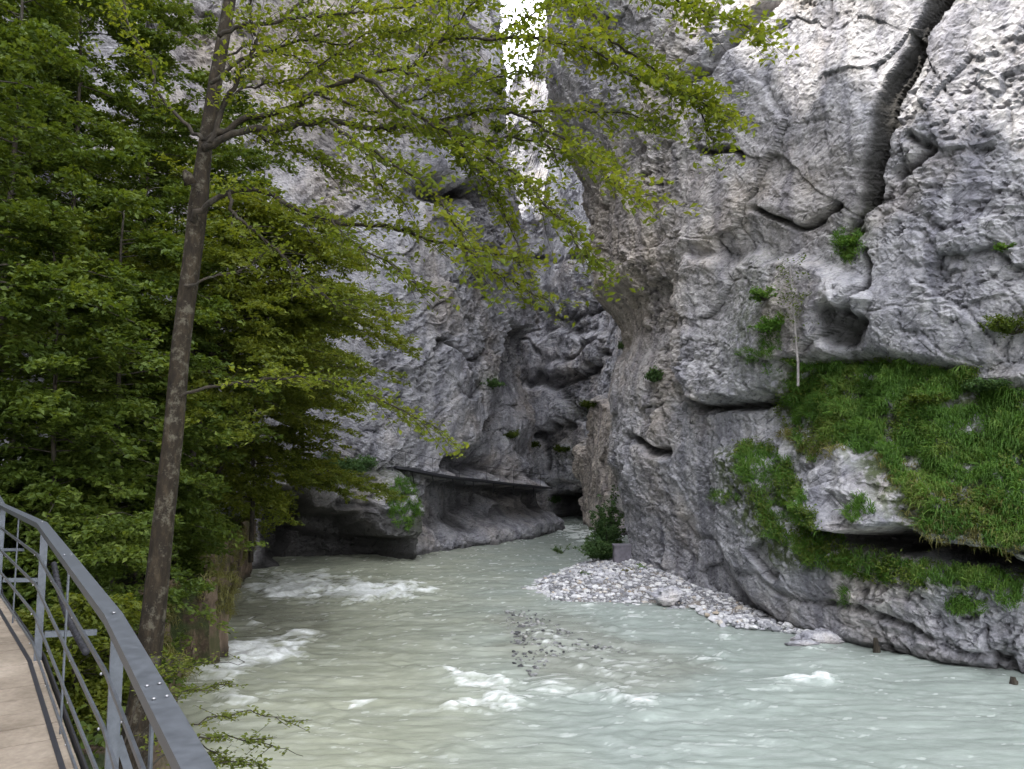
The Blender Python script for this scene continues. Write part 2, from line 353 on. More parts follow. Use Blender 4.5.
def right_feats(px, py, G):
    x, y, z = G[..., 0], G[..., 1], G[..., 2]
    wx = px+noise(G*.9, 301)*10; wy = py+noise(G*.9, 302)*10
    wx2 = px+noise(G*2.2, 303)*3+noise(G*.7, 301)*9; wy2 = py+noise(G*2.2, 304)*3+noise(G*.7, 302)*9
    d = np.zeros(px.shape)
    # long slanting crack; the slab on its left stands forward
    ck = [(960, -90), (938, -20), (908, 50), (886, 95), (874, 150), (853, 205), (842, 245)]
    cdist, side = seg_d(wx2, wy2, ck)
    wdt = np.interp(py, [-20, 60, 140, 235], [14, 16, 12, 5])
    lf = np.where(side > 0, 1, 0)
    d += ss(90, 8, cdist)*ss(wdt*.6, wdt*.6+5, cdist)*lf*ss(300, 220, py)*.04
    d -= ss(wdt*.5+5, wdt*.5-3, cdist)*.5
    d -= ss(20, 0, cdist-wdt)*(1-lf)*.2*ss(300, 240, py)
    # bulging block above the undercut, hole beside it
    B = inpoly(wx, wy, [(700, 300), (720, 262), (800, 255), (862, 285), (868, 300), (845, 330), (835, 365), (795, 385), (768, 400), (735, 405), (702, 380), (690, 345)], 8)
    d += B*.65
    d += inpoly(wx, wy, [(788, 190), (850, 100), (868, 140), (840, 215), (790, 225), (762, 215)], 14)*.2
    d -= inpoly(wx2, wy2, [(836, 318), (850, 310), (864, 322), (850, 350), (838, 352)], 8)*.6
    u, _ = seg_d(wx2, wy2, [(688, 352), (712, 395), (745, 412), (778, 398)]); d -= ss(7, 0, u)*.8
    u, _ = seg_d(wx2, wy2, [(868, 250), (872, 285), (855, 315)]); d -= ss(5, 0, u)*.7
    u, _ = seg_d(wx2, wy2, [(655, 440), (672, 445), (690, 462)]); d -= ss(7, 0, u)*.7
    u, _ = seg_d(wx2, wy2, [(905, 140), (925, 150), (890, 172)]); d -= ss(8, 0, u)*.45
    u, _ = seg_d(wx2, wy2, [(765, 215), (800, 225), (830, 212)]); d -= ss(6, 0, u)*.5
    u, _ = seg_d(wx2, wy2, [(715, 95), (735, 70), (765, 20), (775, -10)]); d -= ss(7, 0, u)*.6
    u, _ = seg_d(wx2, wy2, [(735, 150), (752, 158)]); d -= ss(6, 0, u)*.6
    # grassy ledge
    led = inpoly(px, py, [(770, 395), (800, 368), (860, 360), (940, 368), (1024, 385), (1200, 400), (1200, 600), (1024, 560), (960, 545), (915, 540), (840, 530), (800, 470), (785, 430)], 14)
    tt = np.clip((py-365)/190, 0, 1)
    topin = ss(300, 372, py)*ss(378, 366, py)*ss(770, 830, px)
    d += led*(-.9+2.1*tt+.35*noise(G*.9, 305)+.2*noise(G*2.0, 306)) - topin*.5
    lo = inpoly(px, py, [(740, 450), (790, 455), (830, 535), (900, 560), (1024, 575), (1200, 590), (1300, 900), (1024, 680), (880, 648), (800, 625), (770, 600), (740, 560), (735, 500)], 12)
    d += lo*.6
    gap, _ = seg_d(wx2, wy2, [(842, 534), (880, 540), (930, 548), (980, 560), (1040, 574), (1200, 590)]); d -= ss(15, 3, gap)*2.6*ss(825, 860, px)
    u, _ = seg_d(wx2, wy2, [(790, 455), (800, 500), (822, 530)]); d -= ss(9, 0, u)*.7
    d += inpoly(wx2, wy2, ROCKPATCH, 7)*.5
    u, _ = seg_d(wx2, wy2, [(850, 600), (900, 618), (960, 645), (1010, 662)]); d -= ss(7, 0, u)*.22
    u, _ = seg_d(wx2, wy2, [(690, 520), (740, 555), (800, 585), (850, 600)]); d -= ss(6, 0, u)*.12
    # profile of the inner corner
    cx = np.interp(z, [0, 1.5, 3, 5, 8, 10.4, 11.6, 13, 14.8, 17, 20.4, 23, 26, 36], [5.3, 5.3, 4.9, 4.3, 4.5, 5.2, 5.0, 4.0, 3.85, 3.3, 2.1, 1.5, 1.3, .6])
    w = ss(23, 33, y)
    off = np.zeros(G.shape); off[..., 0] = (cx-5.3)*w + .05*np.maximum(z-14, 0)*(1-w)
    off[..., 1] = 0
    hole = inpoly(wx2, wy2, [(836, 318), (850, 310), (864, 322), (850, 350), (838, 352)], 4)
    tan = blob(px, py, 640, 270, 60, 120)*.6+blob(px, py, 700, 210, 90, 110)*.45+blob(px, py, 820, 190, 50, 60)*.4+blob(px, py, 630, 300, 30, 60)*.5
    wet_shade = hole*.85+ss(12, 2, gap)*.6*ss(825, 860, px)+ss(wdt*.75+3, wdt*.75-2, cdist)*.97  # shade painted into the hole, the gap and the crack
    moss = inpoly(px, py, GR_MAIN, 10)*.9+inpoly(px, py, GR_STRIP, 10)*.9+blob(px, py, 850, 240, 22, 25)*.8+blob(px, py, 770, 320, 25, 70)*.6
    damp = np.clip(led*.35+blob(px, py, 690, 510, 80, 120)*.55+blob(px, py, 960, 190, 110, 170)*.4+blob(px, py, 820, 610, 130, 40)*.3, 0, .7)
    return d, off, {'tan': np.clip(tan, 0, 1), 'wet_shade': wet_shade, 'moss': np.clip(moss, 0, 1), 'damp': damp}
GR_MAIN = [(777, 410), (790, 378), (805, 363), (860, 358), (940, 366), (1024, 384), (1110, 395), (1110, 572), (1024, 553), (975, 543), (925, 532), (905, 505), (885, 470), (862, 442), (838, 440), (812, 462), (798, 440)]
GR_STRIP = [(738, 450), (768, 446), (790, 470), (800, 500), (824, 535), (890, 560), (950, 572), (1024, 576), (1024, 592), (950, 588), (880, 578), (800, 558), (765, 520), (750, 490)]
plan_R = [(40, -12), (27, 3), (19, 11), (13.4, 18), (10.7, 21), (9.1, 24.5), (8.1, 27.5), (7.0, 31), (5.8, 35), (6.2, 40), (8, 46), (11, 53)]
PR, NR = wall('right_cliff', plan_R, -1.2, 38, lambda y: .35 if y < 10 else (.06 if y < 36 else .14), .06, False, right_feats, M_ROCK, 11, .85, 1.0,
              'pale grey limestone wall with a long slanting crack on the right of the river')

def left_feats(px, py, G):
    x, y, z = G[..., 0], G[..., 1], G[..., 2]
    wx = px+noise(G*.5, 311)*8+noise(G*1.6, 315)*4; wy = py+noise(G*.5, 312)*8+noise(G*1.6, 316)*4
    d = np.zeros(px.shape); vis = ss(20, 30, y)
    # dark undercut below the catwalk
    line = np.interp(px, [390, 395, 445, 545, 600], [466, 466, 476, 488, 494])
    below = ss(0, 4, py-line)
    dep = np.interp(px, [400, 430, 470, 545], [.3, .8, 2.4, 2.4])
    low = np.interp(px, [400, 470, 545], [540, 530, 515])
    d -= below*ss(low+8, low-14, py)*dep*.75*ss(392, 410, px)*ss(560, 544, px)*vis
    d += ss(8, 0, np.abs(py-line+3))*.08*ss(392, 400, px)*vis
    # boulder at the foot of the wall
    d += inpoly(wx, wy, [(482, 514), (500, 500), (530, 500), (549, 514), (549, 540), (475, 545)], 4)*.9*vis
    # recess with rounded bulges right of the corner
    R = inpoly(wx, wy, [(532, 330), (505, 395), (478, 440), (450, 470), (560, 486), (600, 440), (600, 330)], 6)
    d -= R*1.7*vis
    d += (blob(wx, wy, 500, 445, 24, 20)*1.4+blob(wx, wy, 528, 468, 20, 14)*1.3+blob(wx, wy, 535, 420, 20, 18)*.9)*vis
    # outcrop over the cave
    oc = inpoly(wx, wy, [(275, 480), (330, 470), (400, 476), (417, 505), (411, 530), (404, 558), (380, 560), (385, 540), (340, 528), (290, 520)], 7)
    d += oc*1.6*vis
    d += inpoly(wx, wy, [(355, 500), (400, 495), (414, 510), (408, 535), (360, 535)], 6)*.6*vis
    d -= inpoly(wx, wy, [(275, 503), (330, 512), (368, 527), (394, 541), (390, 568), (290, 570), (265, 545)], 5)*3.0*vis
    d -= inpoly(wx, wy, [(268, 495), (292, 490), (315, 520), (300, 560), (270, 560)], 6)*1.2*vis
    u, _ = seg_d(wx, wy, [(340, 505), (375, 512), (390, 505)]); d -= ss(6, 0, u)*.6*vis
    # overhang notches high up
    d -= blob(wx, wy, 455, 195, 38, 10)*2.0*vis
    d += blob(wx, wy, 470, 165, 40, 22)*1.2*vis
    u, _ = seg_d(wx, wy, [(440, 345), (470, 358), (495, 352)]); d -= ss(6, 0, u)*.7*vis
    u, _ = seg_d(wx, wy, [(395, 120), (440, 130), (490, 128)]); d -= ss(7, 0, u)*.7*vis
    cx = np.interp(z, [0, 4, 9, 16.5, 29, 40, 50], [0, 0, -.3, -1.3, -3.5, -3.9, -4.2]); w = ss(42, 55, y)
    off = np.zeros(G.shape); off[..., 0] = cx*w
    off[..., 1] = 0.02*np.maximum(z-10, 0)*ss(30, 36, y)
    tan = blob(px, py, 290, 60, 110, 90)*.9+blob(px, py, 350, 60, 60, 120)*.3+blob(px, py, 300, 520, 60, 60)*.5+blob(px, py, 230, 280, 60, 70)*.2
    wet_shade = (below*ss(low+8, low-10, py)*.45*ss(430, 460, px))*vis+inpoly(px, py, [(265, 485), (330, 500), (385, 515), (412, 515), (405, 565), (250, 575)], 8)*.85*vis  # shade painted under the catwalk and in the cave
    wet_shade = wet_shade + (1-vis)*.5  # near stretch of the wall darkened evenly
    moss = blob(px, py, 405, 500, 20, 28)*.9+blob(px, py, 340, 480, 60, 15)*.7+blob(px, py, 495, 120, 14, 50)*.8+blob(px, py, 497, 380, 14, 10)*.6
    return d, off, {'tan': np.clip(tan, 0, 1), 'wet_shade': np.clip(wet_shade, 0, .9), 'moss': np.clip(moss, 0, 1)}
plan_L = [(-30, -60), (-27, -30), (-26, -8), (-25, 10), (-23, 24), (-18, 32), (-12.5, 37), (-9, 39.5), (-5.4, 42), (-3.2, 45), (-1.5, 49), (.8, 53), (2.6, 57), (2.7, 59.5), (1.2, 63), (-3, 66)]  # unseen run behind the camera extended to block the sun
def top_L(X, Y):
    n = noise(np.stack([X*.12, Y*.12, X*0], -1), 71)*5+noise(np.stack([X*.5, Y*.5, X*0], -1), 72)*2.4+noise(np.stack([X*1.6, Y*1.6, X*0], -1), 73)*1.0
    return np.interp(Y, [20, 34, 40], [57.5, 52, 46])+n*np.where(Y > 34, .5, 1)  # unseen near rim height and jags shaped to shade the right wall
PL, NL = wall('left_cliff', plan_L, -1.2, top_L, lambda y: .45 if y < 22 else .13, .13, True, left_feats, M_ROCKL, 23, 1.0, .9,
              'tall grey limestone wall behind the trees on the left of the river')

def back_feats(px, py, G):
    wx = px+noise(G*.4, 321)*6+noise(G*1.3, 325)*3; wy = py+noise(G*.4, 322)*6+noise(G*1.3, 326)*3
    d = np.zeros(px.shape); z = G[..., 2]
    d += inpoly(wx, wy, [(500, 392), (520, 382), (560, 390), (577, 412), (568, 428), (530, 428), (500, 412)], 5)*1.8
    d += inpoly(wx, wy, [(520, 345), (560, 330), (605, 335), (600, 362), (570, 372), (530, 375)], 5)*1.0
    d += inpoly(wx, wy, [(545, 470), (560, 445), (575, 440), (578, 470), (575, 480), (550, 482)], 4)*1.0
    d += inpoly(wx, wy, [(500, 440), (530, 435), (548, 445), (550, 478), (500, 478)], 4)*1.6
    for l in ([(520, 340), (560, 362), (600, 340)], [(500, 428), (540, 432), (577, 425)], [(560, 388), (590, 372), (610, 350)], [(530, 300), (570, 322), (612, 300)], [(515, 250), (560, 262), (600, 240)], [(545, 440), (552, 470)]):
        u, _ = seg_d(wx, wy, l); d -= ss(4, 0, u)*.55
    tp = inpoly(wx, wy, [(611, 398), (630, 410), (640, 540), (583, 535), (590, 490), (586, 470), (600, 440)], 4)
    d += tp*1.6
    d -= inpoly(wx, wy, [(552, 498), (575, 492), (590, 500), (588, 530), (550, 530)], 3)*4.0
    off = np.zeros(G.shape); off[..., 1] = .05*np.maximum(z-8, 0)
    return d, off, {'tan': np.clip(tp*1.0, 0, 1), 'wet_shade': inpoly(px, py, [(550, 490), (590, 490), (590, 530), (550, 530)], 4)*.8, 'moss': blob(px, py, 575, 455, 20, 12)*.5+blob(px, py, 585, 410, 14, 10)*.5}  # mask over the river-end cave paints its shade into the rock
def top_B(X, Y): return np.interp(X, [-3, -.8, 0, 1.2, 2.2, 3.2, 4, 6], [25, 27, 26, 28, 26, 29, 33, 40])+noise(np.stack([X*.9, Y*.9, X*0], -1), 77)*1.6
plan_B = [(-12, 60), (-6, 66), (-1, 69), (3, 69), (6, 66), (7.3, 61), (8, 56), (9.5, 50)]
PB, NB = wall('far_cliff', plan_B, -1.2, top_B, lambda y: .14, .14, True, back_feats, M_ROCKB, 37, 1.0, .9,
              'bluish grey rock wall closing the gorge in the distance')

def dist_feats(px, py, G):
    off = np.zeros(G.shape); off[..., 1] = .12*np.maximum(G[..., 2]-20, 0); return np.zeros(px.shape), off, {'tan': .15}
def top_D(X, Y): return np.interp(X, [-14, -3, -.5, 1, 2.5, 4, 8], [52, 58, 61, 66, 63, 68, 78])+noise(np.stack([X*.35, Y*.35, X*0], -1), 78)*4
M_ROCKD = rock_mat('distant sunlit limestone', .75, .7, .4)
wall('distant_cliff', [(-18, 104), (-6, 108), (4, 110), (14, 108)], 0, top_D, lambda y: .3, .3, True, dist_feats, M_ROCKD, 61, 1.6, .9, 'pale sunlit rock spire seen through the slot of the gorge')
# ------------------------------------------------------------------ bank
edge = [(2.5, -14), (.5, -6), (-1.8, 1), (-3.3, 7), (-5.2, 12.5), (-7.0, 16.2), (-8.5, 18.4), (-8.3, 19.4), (-7.5, 19.8), (-7.3, 20.9), (-8.3, 22.2), (-9.5, 24.5), (-10.0, 28), (-11.0, 33), (-11.9, 36.2), (-13.5, 39)]
EDG = catmull(edge, 8)
def bank_d(X, Y):
    d, s = seg_d(X, Y, [tuple(p) for p in EDG]); return d*s
def ground(X, Y):
    X = np.asarray(X, float); Y = np.asarray(Y, float); d = bank_d(X, Y)
    z = np.interp(Y, [-10, 4, 12, 18, 30, 40], [1.0, 1.0, 1.3, 1.9, 2.0, 2.6]) + np.interp(d, [0, 1.5, 6, 14, 24], [0, .25, 1.0, 4.2, 8.5])
    z = z+.35*noise(np.stack([X*.35, Y*.35, X*0], -1), 90)+.12*noise(np.stack([X*1.2, Y*1.2, X*0], -1), 91)
    return np.where(d < .25, -1.5+(z+1.5)*ss(-.05, .25, d), z)
gx = np.arange(-30, 3, .22); gy = np.arange(-14, 42, .22); GX, GY = np.meshgrid(gx, gy)
GZ = ground(GX, GY); f = grid_faces(*GX.shape)
dd = bank_d(GX, GY).ravel(); f = f[np.all(dd[f] > -.5, 1)]
o = link('bank_ground', np.stack([GX, GY, GZ], -1).reshape(-1, 3), f, M_SOIL, smooth=True); tag(o, 'steep brown leaf-littered river bank under the trees', kind='structure')
def bank_feats(px, py, G):
    d = np.zeros(px.shape); off = np.zeros(G.shape)
    z = G[..., 2]
    d += .35*noise(np.stack([G[..., 0]*2.6, G[..., 1]*2.6, z*.35], -1), 95)
    d -= .5*ss(1.0, 2.2, z)*ss(12, 16, G[..., 1])*0
    return d, off, {'moss': ss(1.2, 2.2, z)*.8, 'tan': .3, 'damp': .35}
def bank_top(X, Y): return ground(X-.45, Y)+.02
PBK, NBK = wall('bank_rock', edge, -1.2, bank_top, lambda y: .09 if 12 < y < 30 else .16, .1, True, bank_feats, M_BROWN, 51, .5, .8,
                'brown vertical rock edge of the left river bank')
# riverbed and surrounding sheet
S = 400
o = link('riverbed', [(-S, -S, -2.0), (S, -S, -2.0), (S, S, -2.0), (-S, S, -2.0)], [(0, 1, 2, 3)], M_SOIL); tag(o, 'ground sheet beneath the river', kind='structure')

# ------------------------------------------------------------------ river
def make_river():
    ys = [-22.0]
    while ys[-1] < 76: ys.append(ys[-1]+max(.07, min(.3, .0035*max(ys[-1], 0)+.02) if ys[-1] > 10 else .4))
    ys = np.array(ys); xs = np.arange(-15, 24, .085); X, Y = np.meshgrid(xs, ys)
    P0 = np.stack([X, Y, X*0], -1); px, py = proj(P0)
    w = noise(np.stack([X*.5, Y*.5, X*0], -1), 101)*1.2
    # flow turns from toward the camera to the right in the foreground
    a = np.interp(Y, [10, 22, 30, 40], [.12, .35, 1.0, 1.35]); ca, sa = np.cos(a), np.sin(a)
    u = (X*ca-Y*sa)+w; v = (X*sa+Y*ca)+w*.5
    Q = lambda su, sv, o_: np.stack([u*su+o_, v*sv, X*0+o_], -1)
    s1 = fbm(np.stack([X*.45+w, Y*.9, X*0], -1), 3, 111)
    s2 = fbm(np.stack([X*1.6+w, Y*2.6, X*0+4], -1), 4, 115)
    s3 = fbm(np.stack([X*1.2+w, Y*5.5, X*0+8], -1), 4, 119, .6)
    wxp = px+noise(np.stack([X*.8, Y*.8, X*0], -1), 131)*26; wyp = py+noise(np.stack([X*.8, Y*.8, X*0+5], -1), 132)*7
    R = np.zeros(X.shape)
    for cx, cy, rx, ry, k, rot in [(388, 592, 50, 9, 1.1, -6), (325, 588, 60, 10, .85, 0), (275, 592, 40, 12, .8, 0), (300, 574, 60, 6, .5, 0), (250, 625, 24, 8, .6, 0), (262, 648, 42, 12, .95, -10), (228, 668, 34, 16, .9, -20), (272, 657, 26, 8, .8, 0), (305, 632, 22, 7, .5, 0),
            (240, 700, 45, 14, .6, 0), (470, 678, 42, 10, .95, 12), (500, 702, 40, 9, .8, 5), (455, 706, 20, 4, .9, 0), (560, 690, 50, 14, .55, 10), (620, 672, 55, 18, .5, 10), (640, 700, 45, 10, .55, 5), (720, 658, 22, 6, .6, 0), (800, 680, 26, 5, .8, 0), (838, 683, 18, 5, .8, 0),
            (825, 649, 26, 4, .7, 0), (728, 638, 18, 4, .6, 0), (770, 694, 60, 12, .4, 0), (345, 706, 30, 4, .7, 0), (420, 612, 60, 8, .2, 0), (570, 609, 40, 4, .45, 0), (650, 618, 50, 5, .4, 0), (430, 549, 40, 3, .7, -8), (500, 541, 30, 2.5, .7, 0), (590, 537, 26, 6, .8, 0), (565, 529, 20, 5, .8, 0),
            (540, 640, 50, 20, .35, 0), (690, 740, 120, 30, .15, 0), (380, 740, 140, 30, .18, 0), (900, 660, 60, 4, .2, 0), (500, 560, 60, 10, .15, 0), (610, 640, 70, 20, .3, 0)]:
        R += k*blob(wxp, wyp, cx, cy, rx, ry, rot)
    for x_, y_ in ((420, 552),): pass
    h = .05*s1+.022*s2+.012*s3+np.clip(R, 0, 1.2)*(.09*s2+.05+.045*s3)
    h += .05*np.sin(v*5+3*w)*np.clip(R, 0, 1)+.010*fbm(np.stack([X*3.2+w, Y*7, X*0+3], -1), 3, 151, .6)
    turb = .5+.62*s2+.42*s3
    fz = fbm(np.stack([X*2.6+w*2, Y*6, X*0+2], -1), 4, 141, .65); st2 = fbm(np.stack([u*.7, v*5.0, X*0], -1), 4, 145, .6)
    foam = ss(.46, 1.0, R*(.55+.75*turb)+R*.55*fz+.10*st2) + .42*ss(.28, .9, fz*.7+st2*.35+R*.45-.12)+.10*ss(-.2, .6, st2)
    foam = np.clip(foam, 0, 1)
    ir = (np.arange(len(ys)-1)[:, None]*len(xs)+np.arange(len(xs)-1)[None, :])
    me = link('river_water', np.stack([X, Y, h], -1).reshape(-1, 3), grid_faces(*X.shape), M_WATER, smooth=True,
              attrs={'foam': foam, 'warm': ss(620, 360, px+40*w), 'shal': inpoly(wxp, wyp, [(500, 612), (560, 612), (640, 640), (720, 665), (640, 700), (540, 680), (505, 650)], 14)+inpoly(wxp, wyp, [(235, 596), (330, 602), (330, 640), (230, 650)], 14)*1.0})
    tag(me, 'milky grey-green river water with white rapids', kind='structure')
def water_mat():
    m, nt, b = mat('milky river water')
    v = mapping(nt, (1, 2.2, 1)); n = tex(nt, 'ShaderNodeTexNoise', 2.2, v, Detail=8.0, Roughness=.7)
    vl = mapping(nt, (.5, 1.2, 1)); nl = tex(nt, 'ShaderNodeTexNoise', .6, vl, Detail=5.0)
    cool = (.285, .322, .29); warm = (.315, .325, .245)  # the two tints paint in the differing reflections of right and left
    c = mixc(nt, attr(nt, 'warm'), cool, warm)
    c = mixc(nt, .85, c, ramp(nt, nl.outputs[0], [(.3, (.84, .86, .85)), (.7, (1.12, 1.12, 1.12))]), 'MULTIPLY')
    c = mixc(nt, .7, c, ramp(nt, n.outputs[0], [(.3, (.86, .87, .86)), (.55, (1, 1, 1)), (.75, (1.22, 1.22, 1.22))]), 'MULTIPLY')
    c = mixc(nt, math_(nt, 'MULTIPLY', attr(nt, 'shal'), .5), c, (.16, .155, .115))
    fo = attr(nt, 'foam')
    nf = tex(nt, 'ShaderNodeTexNoise', 5.0, v, Detail=8.0, Roughness=.75)
    ff = math_(nt, 'MULTIPLY', fo, ramp(nt, nf.outputs[0], [(.3, (.25, .25, .25)), (.6, (1, 1, 1))]), True)
    c = mixc(nt, ff, c, (.80, .82, .80)); L(nt, c, b.inputs['Base Color'])
    r = math_(nt, 'ADD', math_(nt, 'MULTIPLY', ff, .5), .22, True); L(nt, r, b.inputs['Roughness'])
    b.inputs['IOR'].default_value = 1.33; b.inputs['Specular IOR Level'].default_value = .5
    bp = N(nt, 'ShaderNodeBump', Strength=.45, Distance=.07); L(nt, n.outputs[0], bp.inputs['Height']); L(nt, bp.outputs[0], b.inputs['Normal'])
    return m
M_WATER = water_mat()
make_river()

# ------------------------------------------------------------------ stones
def ico():
    t = (1+5**.5)/2; v = np.array([(-1, t, 0), (1, t, 0), (-1, -t, 0), (1, -t, 0), (0, -1, t), (0, 1, t), (0, -1, -t), (0, 1, -t), (t, 0, -1), (t, 0, 1), (-t, 0, -1), (-t, 0, 1)])/math.hypot(1, t)
    f = np.array([(0, 11, 5), (0, 5, 1), (0, 1, 7), (0, 7, 10), (0, 10, 11), (1, 5, 9), (5, 11, 4), (11, 10, 2), (10, 7, 6), (7, 1, 8), (3, 9, 4), (3, 4, 2), (3, 2, 6), (3, 6, 8), (3, 8, 9), (4, 9, 5), (2, 4, 11), (6, 2, 10), (8, 6, 7), (9, 8, 1)])
    return v, f
IV, IF = ico()
def stones(name, pos, size, m, label, flat=.6):
    n = len(pos); sc = size[:, None]*rng.uniform(.6, 1.3, (n, 3))*np.array([1, 1, flat]); a = rng.uniform(0, 6.28, n)
    V = IV[None]*sc[:, None, :]*rng.uniform(.75, 1.2, (n, 12, 1)); x = V[..., 0]*np.cos(a)[:, None]-V[..., 1]*np.sin(a)[:, None]; y = V[..., 0]*np.sin(a)[:, None]+V[..., 1]*np.cos(a)[:, None]
    V = np.stack([x, y, V[..., 2]], -1)+pos[:, None, :]
    F_ = (IF[None]+12*np.arange(n)[:, None, None]).reshape(-1, 3); r = np.repeat(rng.random(n), 12)
    o = link(name, V.reshape(-1, 3), F_, m, attrs={'rnd': r}); return tag(o, label, 'stones', kind='stuff')
def pebble_mat():
    m, nt, b = mat('river pebbles'); c = ramp(nt, attr(nt, 'rnd'), [(0, (.14, .14, .15)), (.25, (.33, .33, .35)), (.6, (.50, .49, .50)), (.9, (.68, .67, .66)), (1, (.40, .33, .25))])
    n = tex(nt, 'ShaderNodeTexNoise', 12.0, mapping(nt), Detail=5.0); c = mixc(nt, .6, c, ramp(nt, n.outputs[0], [(.3, (.6, .6, .6)), (.7, (1.2, 1.2, 1.2))]), 'MULTIPLY')
    L(nt, c, b.inputs['Base Color']); b.inputs['Roughness'].default_value = .8; return m
M_PEB = pebble_mat()
def wet_mat():
    m, nt, b = mat('wetted stones'); c = ramp(nt, attr(nt, 'rnd'), [(0, (.03, .03, .032)), (.4, (.10, .10, .10)), (.8, (.24, .24, .235)), (1, (.34, .33, .31))]); L(nt, c, b.inputs['Base Color']); b.inputs['Roughness'].default_value = .35; return m
M_WET = wet_mat()
BAR = [tuple(atz(*p)[:2]) for p in [(520, 590), (524, 583), (540, 574), (560, 567), (585, 560), (640, 550), (680, 555), (760, 596), (830, 630), (800, 630), (740, 627), (700, 615), (640, 606), (600, 606), (570, 604), (542, 600)]]
def bar_z(x, y):
    d = -sd_poly(x, y, BAR); return np.clip(-.12+.20*d, -.6, .85)+.10*noise(np.stack([x*.8, y*.8, x*0], -1), 140)*ss(0, .8, d)
bx_, by_ = np.meshgrid(np.arange(-1, 12, .15), np.arange(19, 46, .15)); bz = bar_z(bx_, by_)
def sand_mat():
    m, nt, b = mat('gravel sand'); n = tex(nt, 'ShaderNodeTexVoronoi', 14.0, mapping(nt)); n2 = tex(nt, 'ShaderNodeTexNoise', 1.0, mapping(nt), Detail=4.0)
    c = ramp(nt, n.outputs['Distance'], [(.1, (.42, .41, .42)), (.6, (.12, .12, .12))]); c = mixc(nt, ramp(nt, n2.outputs[0], [(.5, (0, 0, 0)), (.6, (.5, .5, .5))]), c, (.22, .18, .13))
    L(nt, c, b.inputs['Base Color']); b.inputs['Roughness'].default_value = .95; return m
o = link('gravel_bank', np.stack([bx_, by_, bz], -1).reshape(-1, 3), grid_faces(*bz.shape), sand_mat(), smooth=True); tag(o, 'pale gravel bank at the foot of the right rock wall', kind='structure')
def scatter(poly, n):
    P = np.array(poly); lo, hi = P.min(0), P.max(0); out = np.zeros((0, 2))
    while len(out) < n:
        q = rng.uniform(lo, hi, (n*2, 2)); out = np.vstack([out, q[sd_poly(q[:, 0], q[:, 1], poly) < 0]])
    return out[:n]
q = scatter(BAR, 9000); s_ = .035+.11*rng.random(9000)**3.5
stones('gravel_stones', np.c_[q, bar_z(q[:, 0], q[:, 1])+s_*.2], s_, M_PEB, 'pale pebbles and cobbles covering the gravel bank')
SH = [tuple(atz(*p)[:2]) for p in [(503, 612), (530, 610), (552, 622), (600, 645), (640, 652), (600, 662), (560, 655), (535, 676), (515, 668), (510, 640)]]
q = scatter(SH, 900); s_ = .02+.07*rng.random(900)**2
stones('shallow_stones', np.c_[q, rng.uniform(-.06, .03, 900)], s_, M_WET, 'dark wetted stones breaking the surface of the shallow riffle')
STR = [tuple(atz(*p)[:2]) for p in [(690, 608), (760, 622), (835, 634), (880, 640), (880, 646), (835, 641), (780, 632), (720, 626)]]
q = scatter(STR, 500); s_ = .05+.12*rng.random(500)**2
stones('shore_stones', np.c_[q, rng.uniform(.0, .12, 500)], s_, M_PEB, 'pale stones strewn along the waterline below the right rock wall')
def boulder(name, c, size, m, label, cat, seed, group=None, flat=.7, rot=0.):
    n = 20; th = np.linspace(0.02, math.pi-.02, n); ph = np.linspace(0, 2*math.pi, 29)
    D = np.stack([np.sin(th)[:, None]*np.cos(ph), np.sin(th)[:, None]*np.sin(ph), np.cos(th)[:, None]*np.ones(29)], -1)
    v, e = cells(D*1.6+seed, seed, 1.4); r = 1+.35*v+.12*fbm(D*3+seed, 3, seed)
    V = D*r[..., None]*np.array(size); ca, sa = math.cos(rot), math.sin(rot)
    V = np.stack([V[..., 0]*ca-V[..., 1]*sa, V[..., 0]*sa+V[..., 1]*ca, V[..., 2]], -1)
    z = np.zeros(V.shape[:2]); wet_shade = ss(.15, -.05, V[..., 2]+c[2])*.9
    o = link(name, V.reshape(-1, 3), grid_faces(n, 29)[:, ::-1], m, attrs={'crevice_shade': z, 'wet_shade': wet_shade, 'tan': z, 'moss': z}); o.location = c
    return tag(o, label, cat, group)
p = atz(820, 641); boulder('boulder', (p[0], p[1], .08), (.75, .35, .22), M_STONE, 'flat pale boulder at the waterline under the right rock wall', 'boulder', 3)
p = atz(803, 645); boulder('boulder', (p[0], p[1], .02), (.45, .2, .1), M_STONE, 'small dark wetted slab just left of the flat pale boulder', 'boulder', 5)
p = atz(668, 600, .2); boulder('boulder', (p[0], p[1], .35), (.5, .4, .3), M_STONE, 'grey boulder on the gravel bank close to the right rock wall', 'boulder', 8)

# wooden stumps in the water
def stump(px, py, h, r, label, lean):
    p = atz(px, py); root = None; m = MB(); path = [(0, 0, -.6), (lean*.3, 0, 0), (lean, .02, h)]
    m.tube(path, [r, r*.95, r*.6], 9, True, .35); m.tube([(r*.7, 0, -.5), (r*.8+lean*.5, .02, h*.45)], [r*.6, r*.4], 7, True, .3)
    o = m.build('wooden_stump', M_BARKD); o.location = (p[0], p[1], 0); tag(o, label, 'stump')
stump(877, 652, .36, .09, 'dark broken stump by the waterline of the right rock wall, beside the flat boulder', -.02)
stump(1013, 684, .15, .09, 'dark short stump in the water at the right edge of the view', .03)

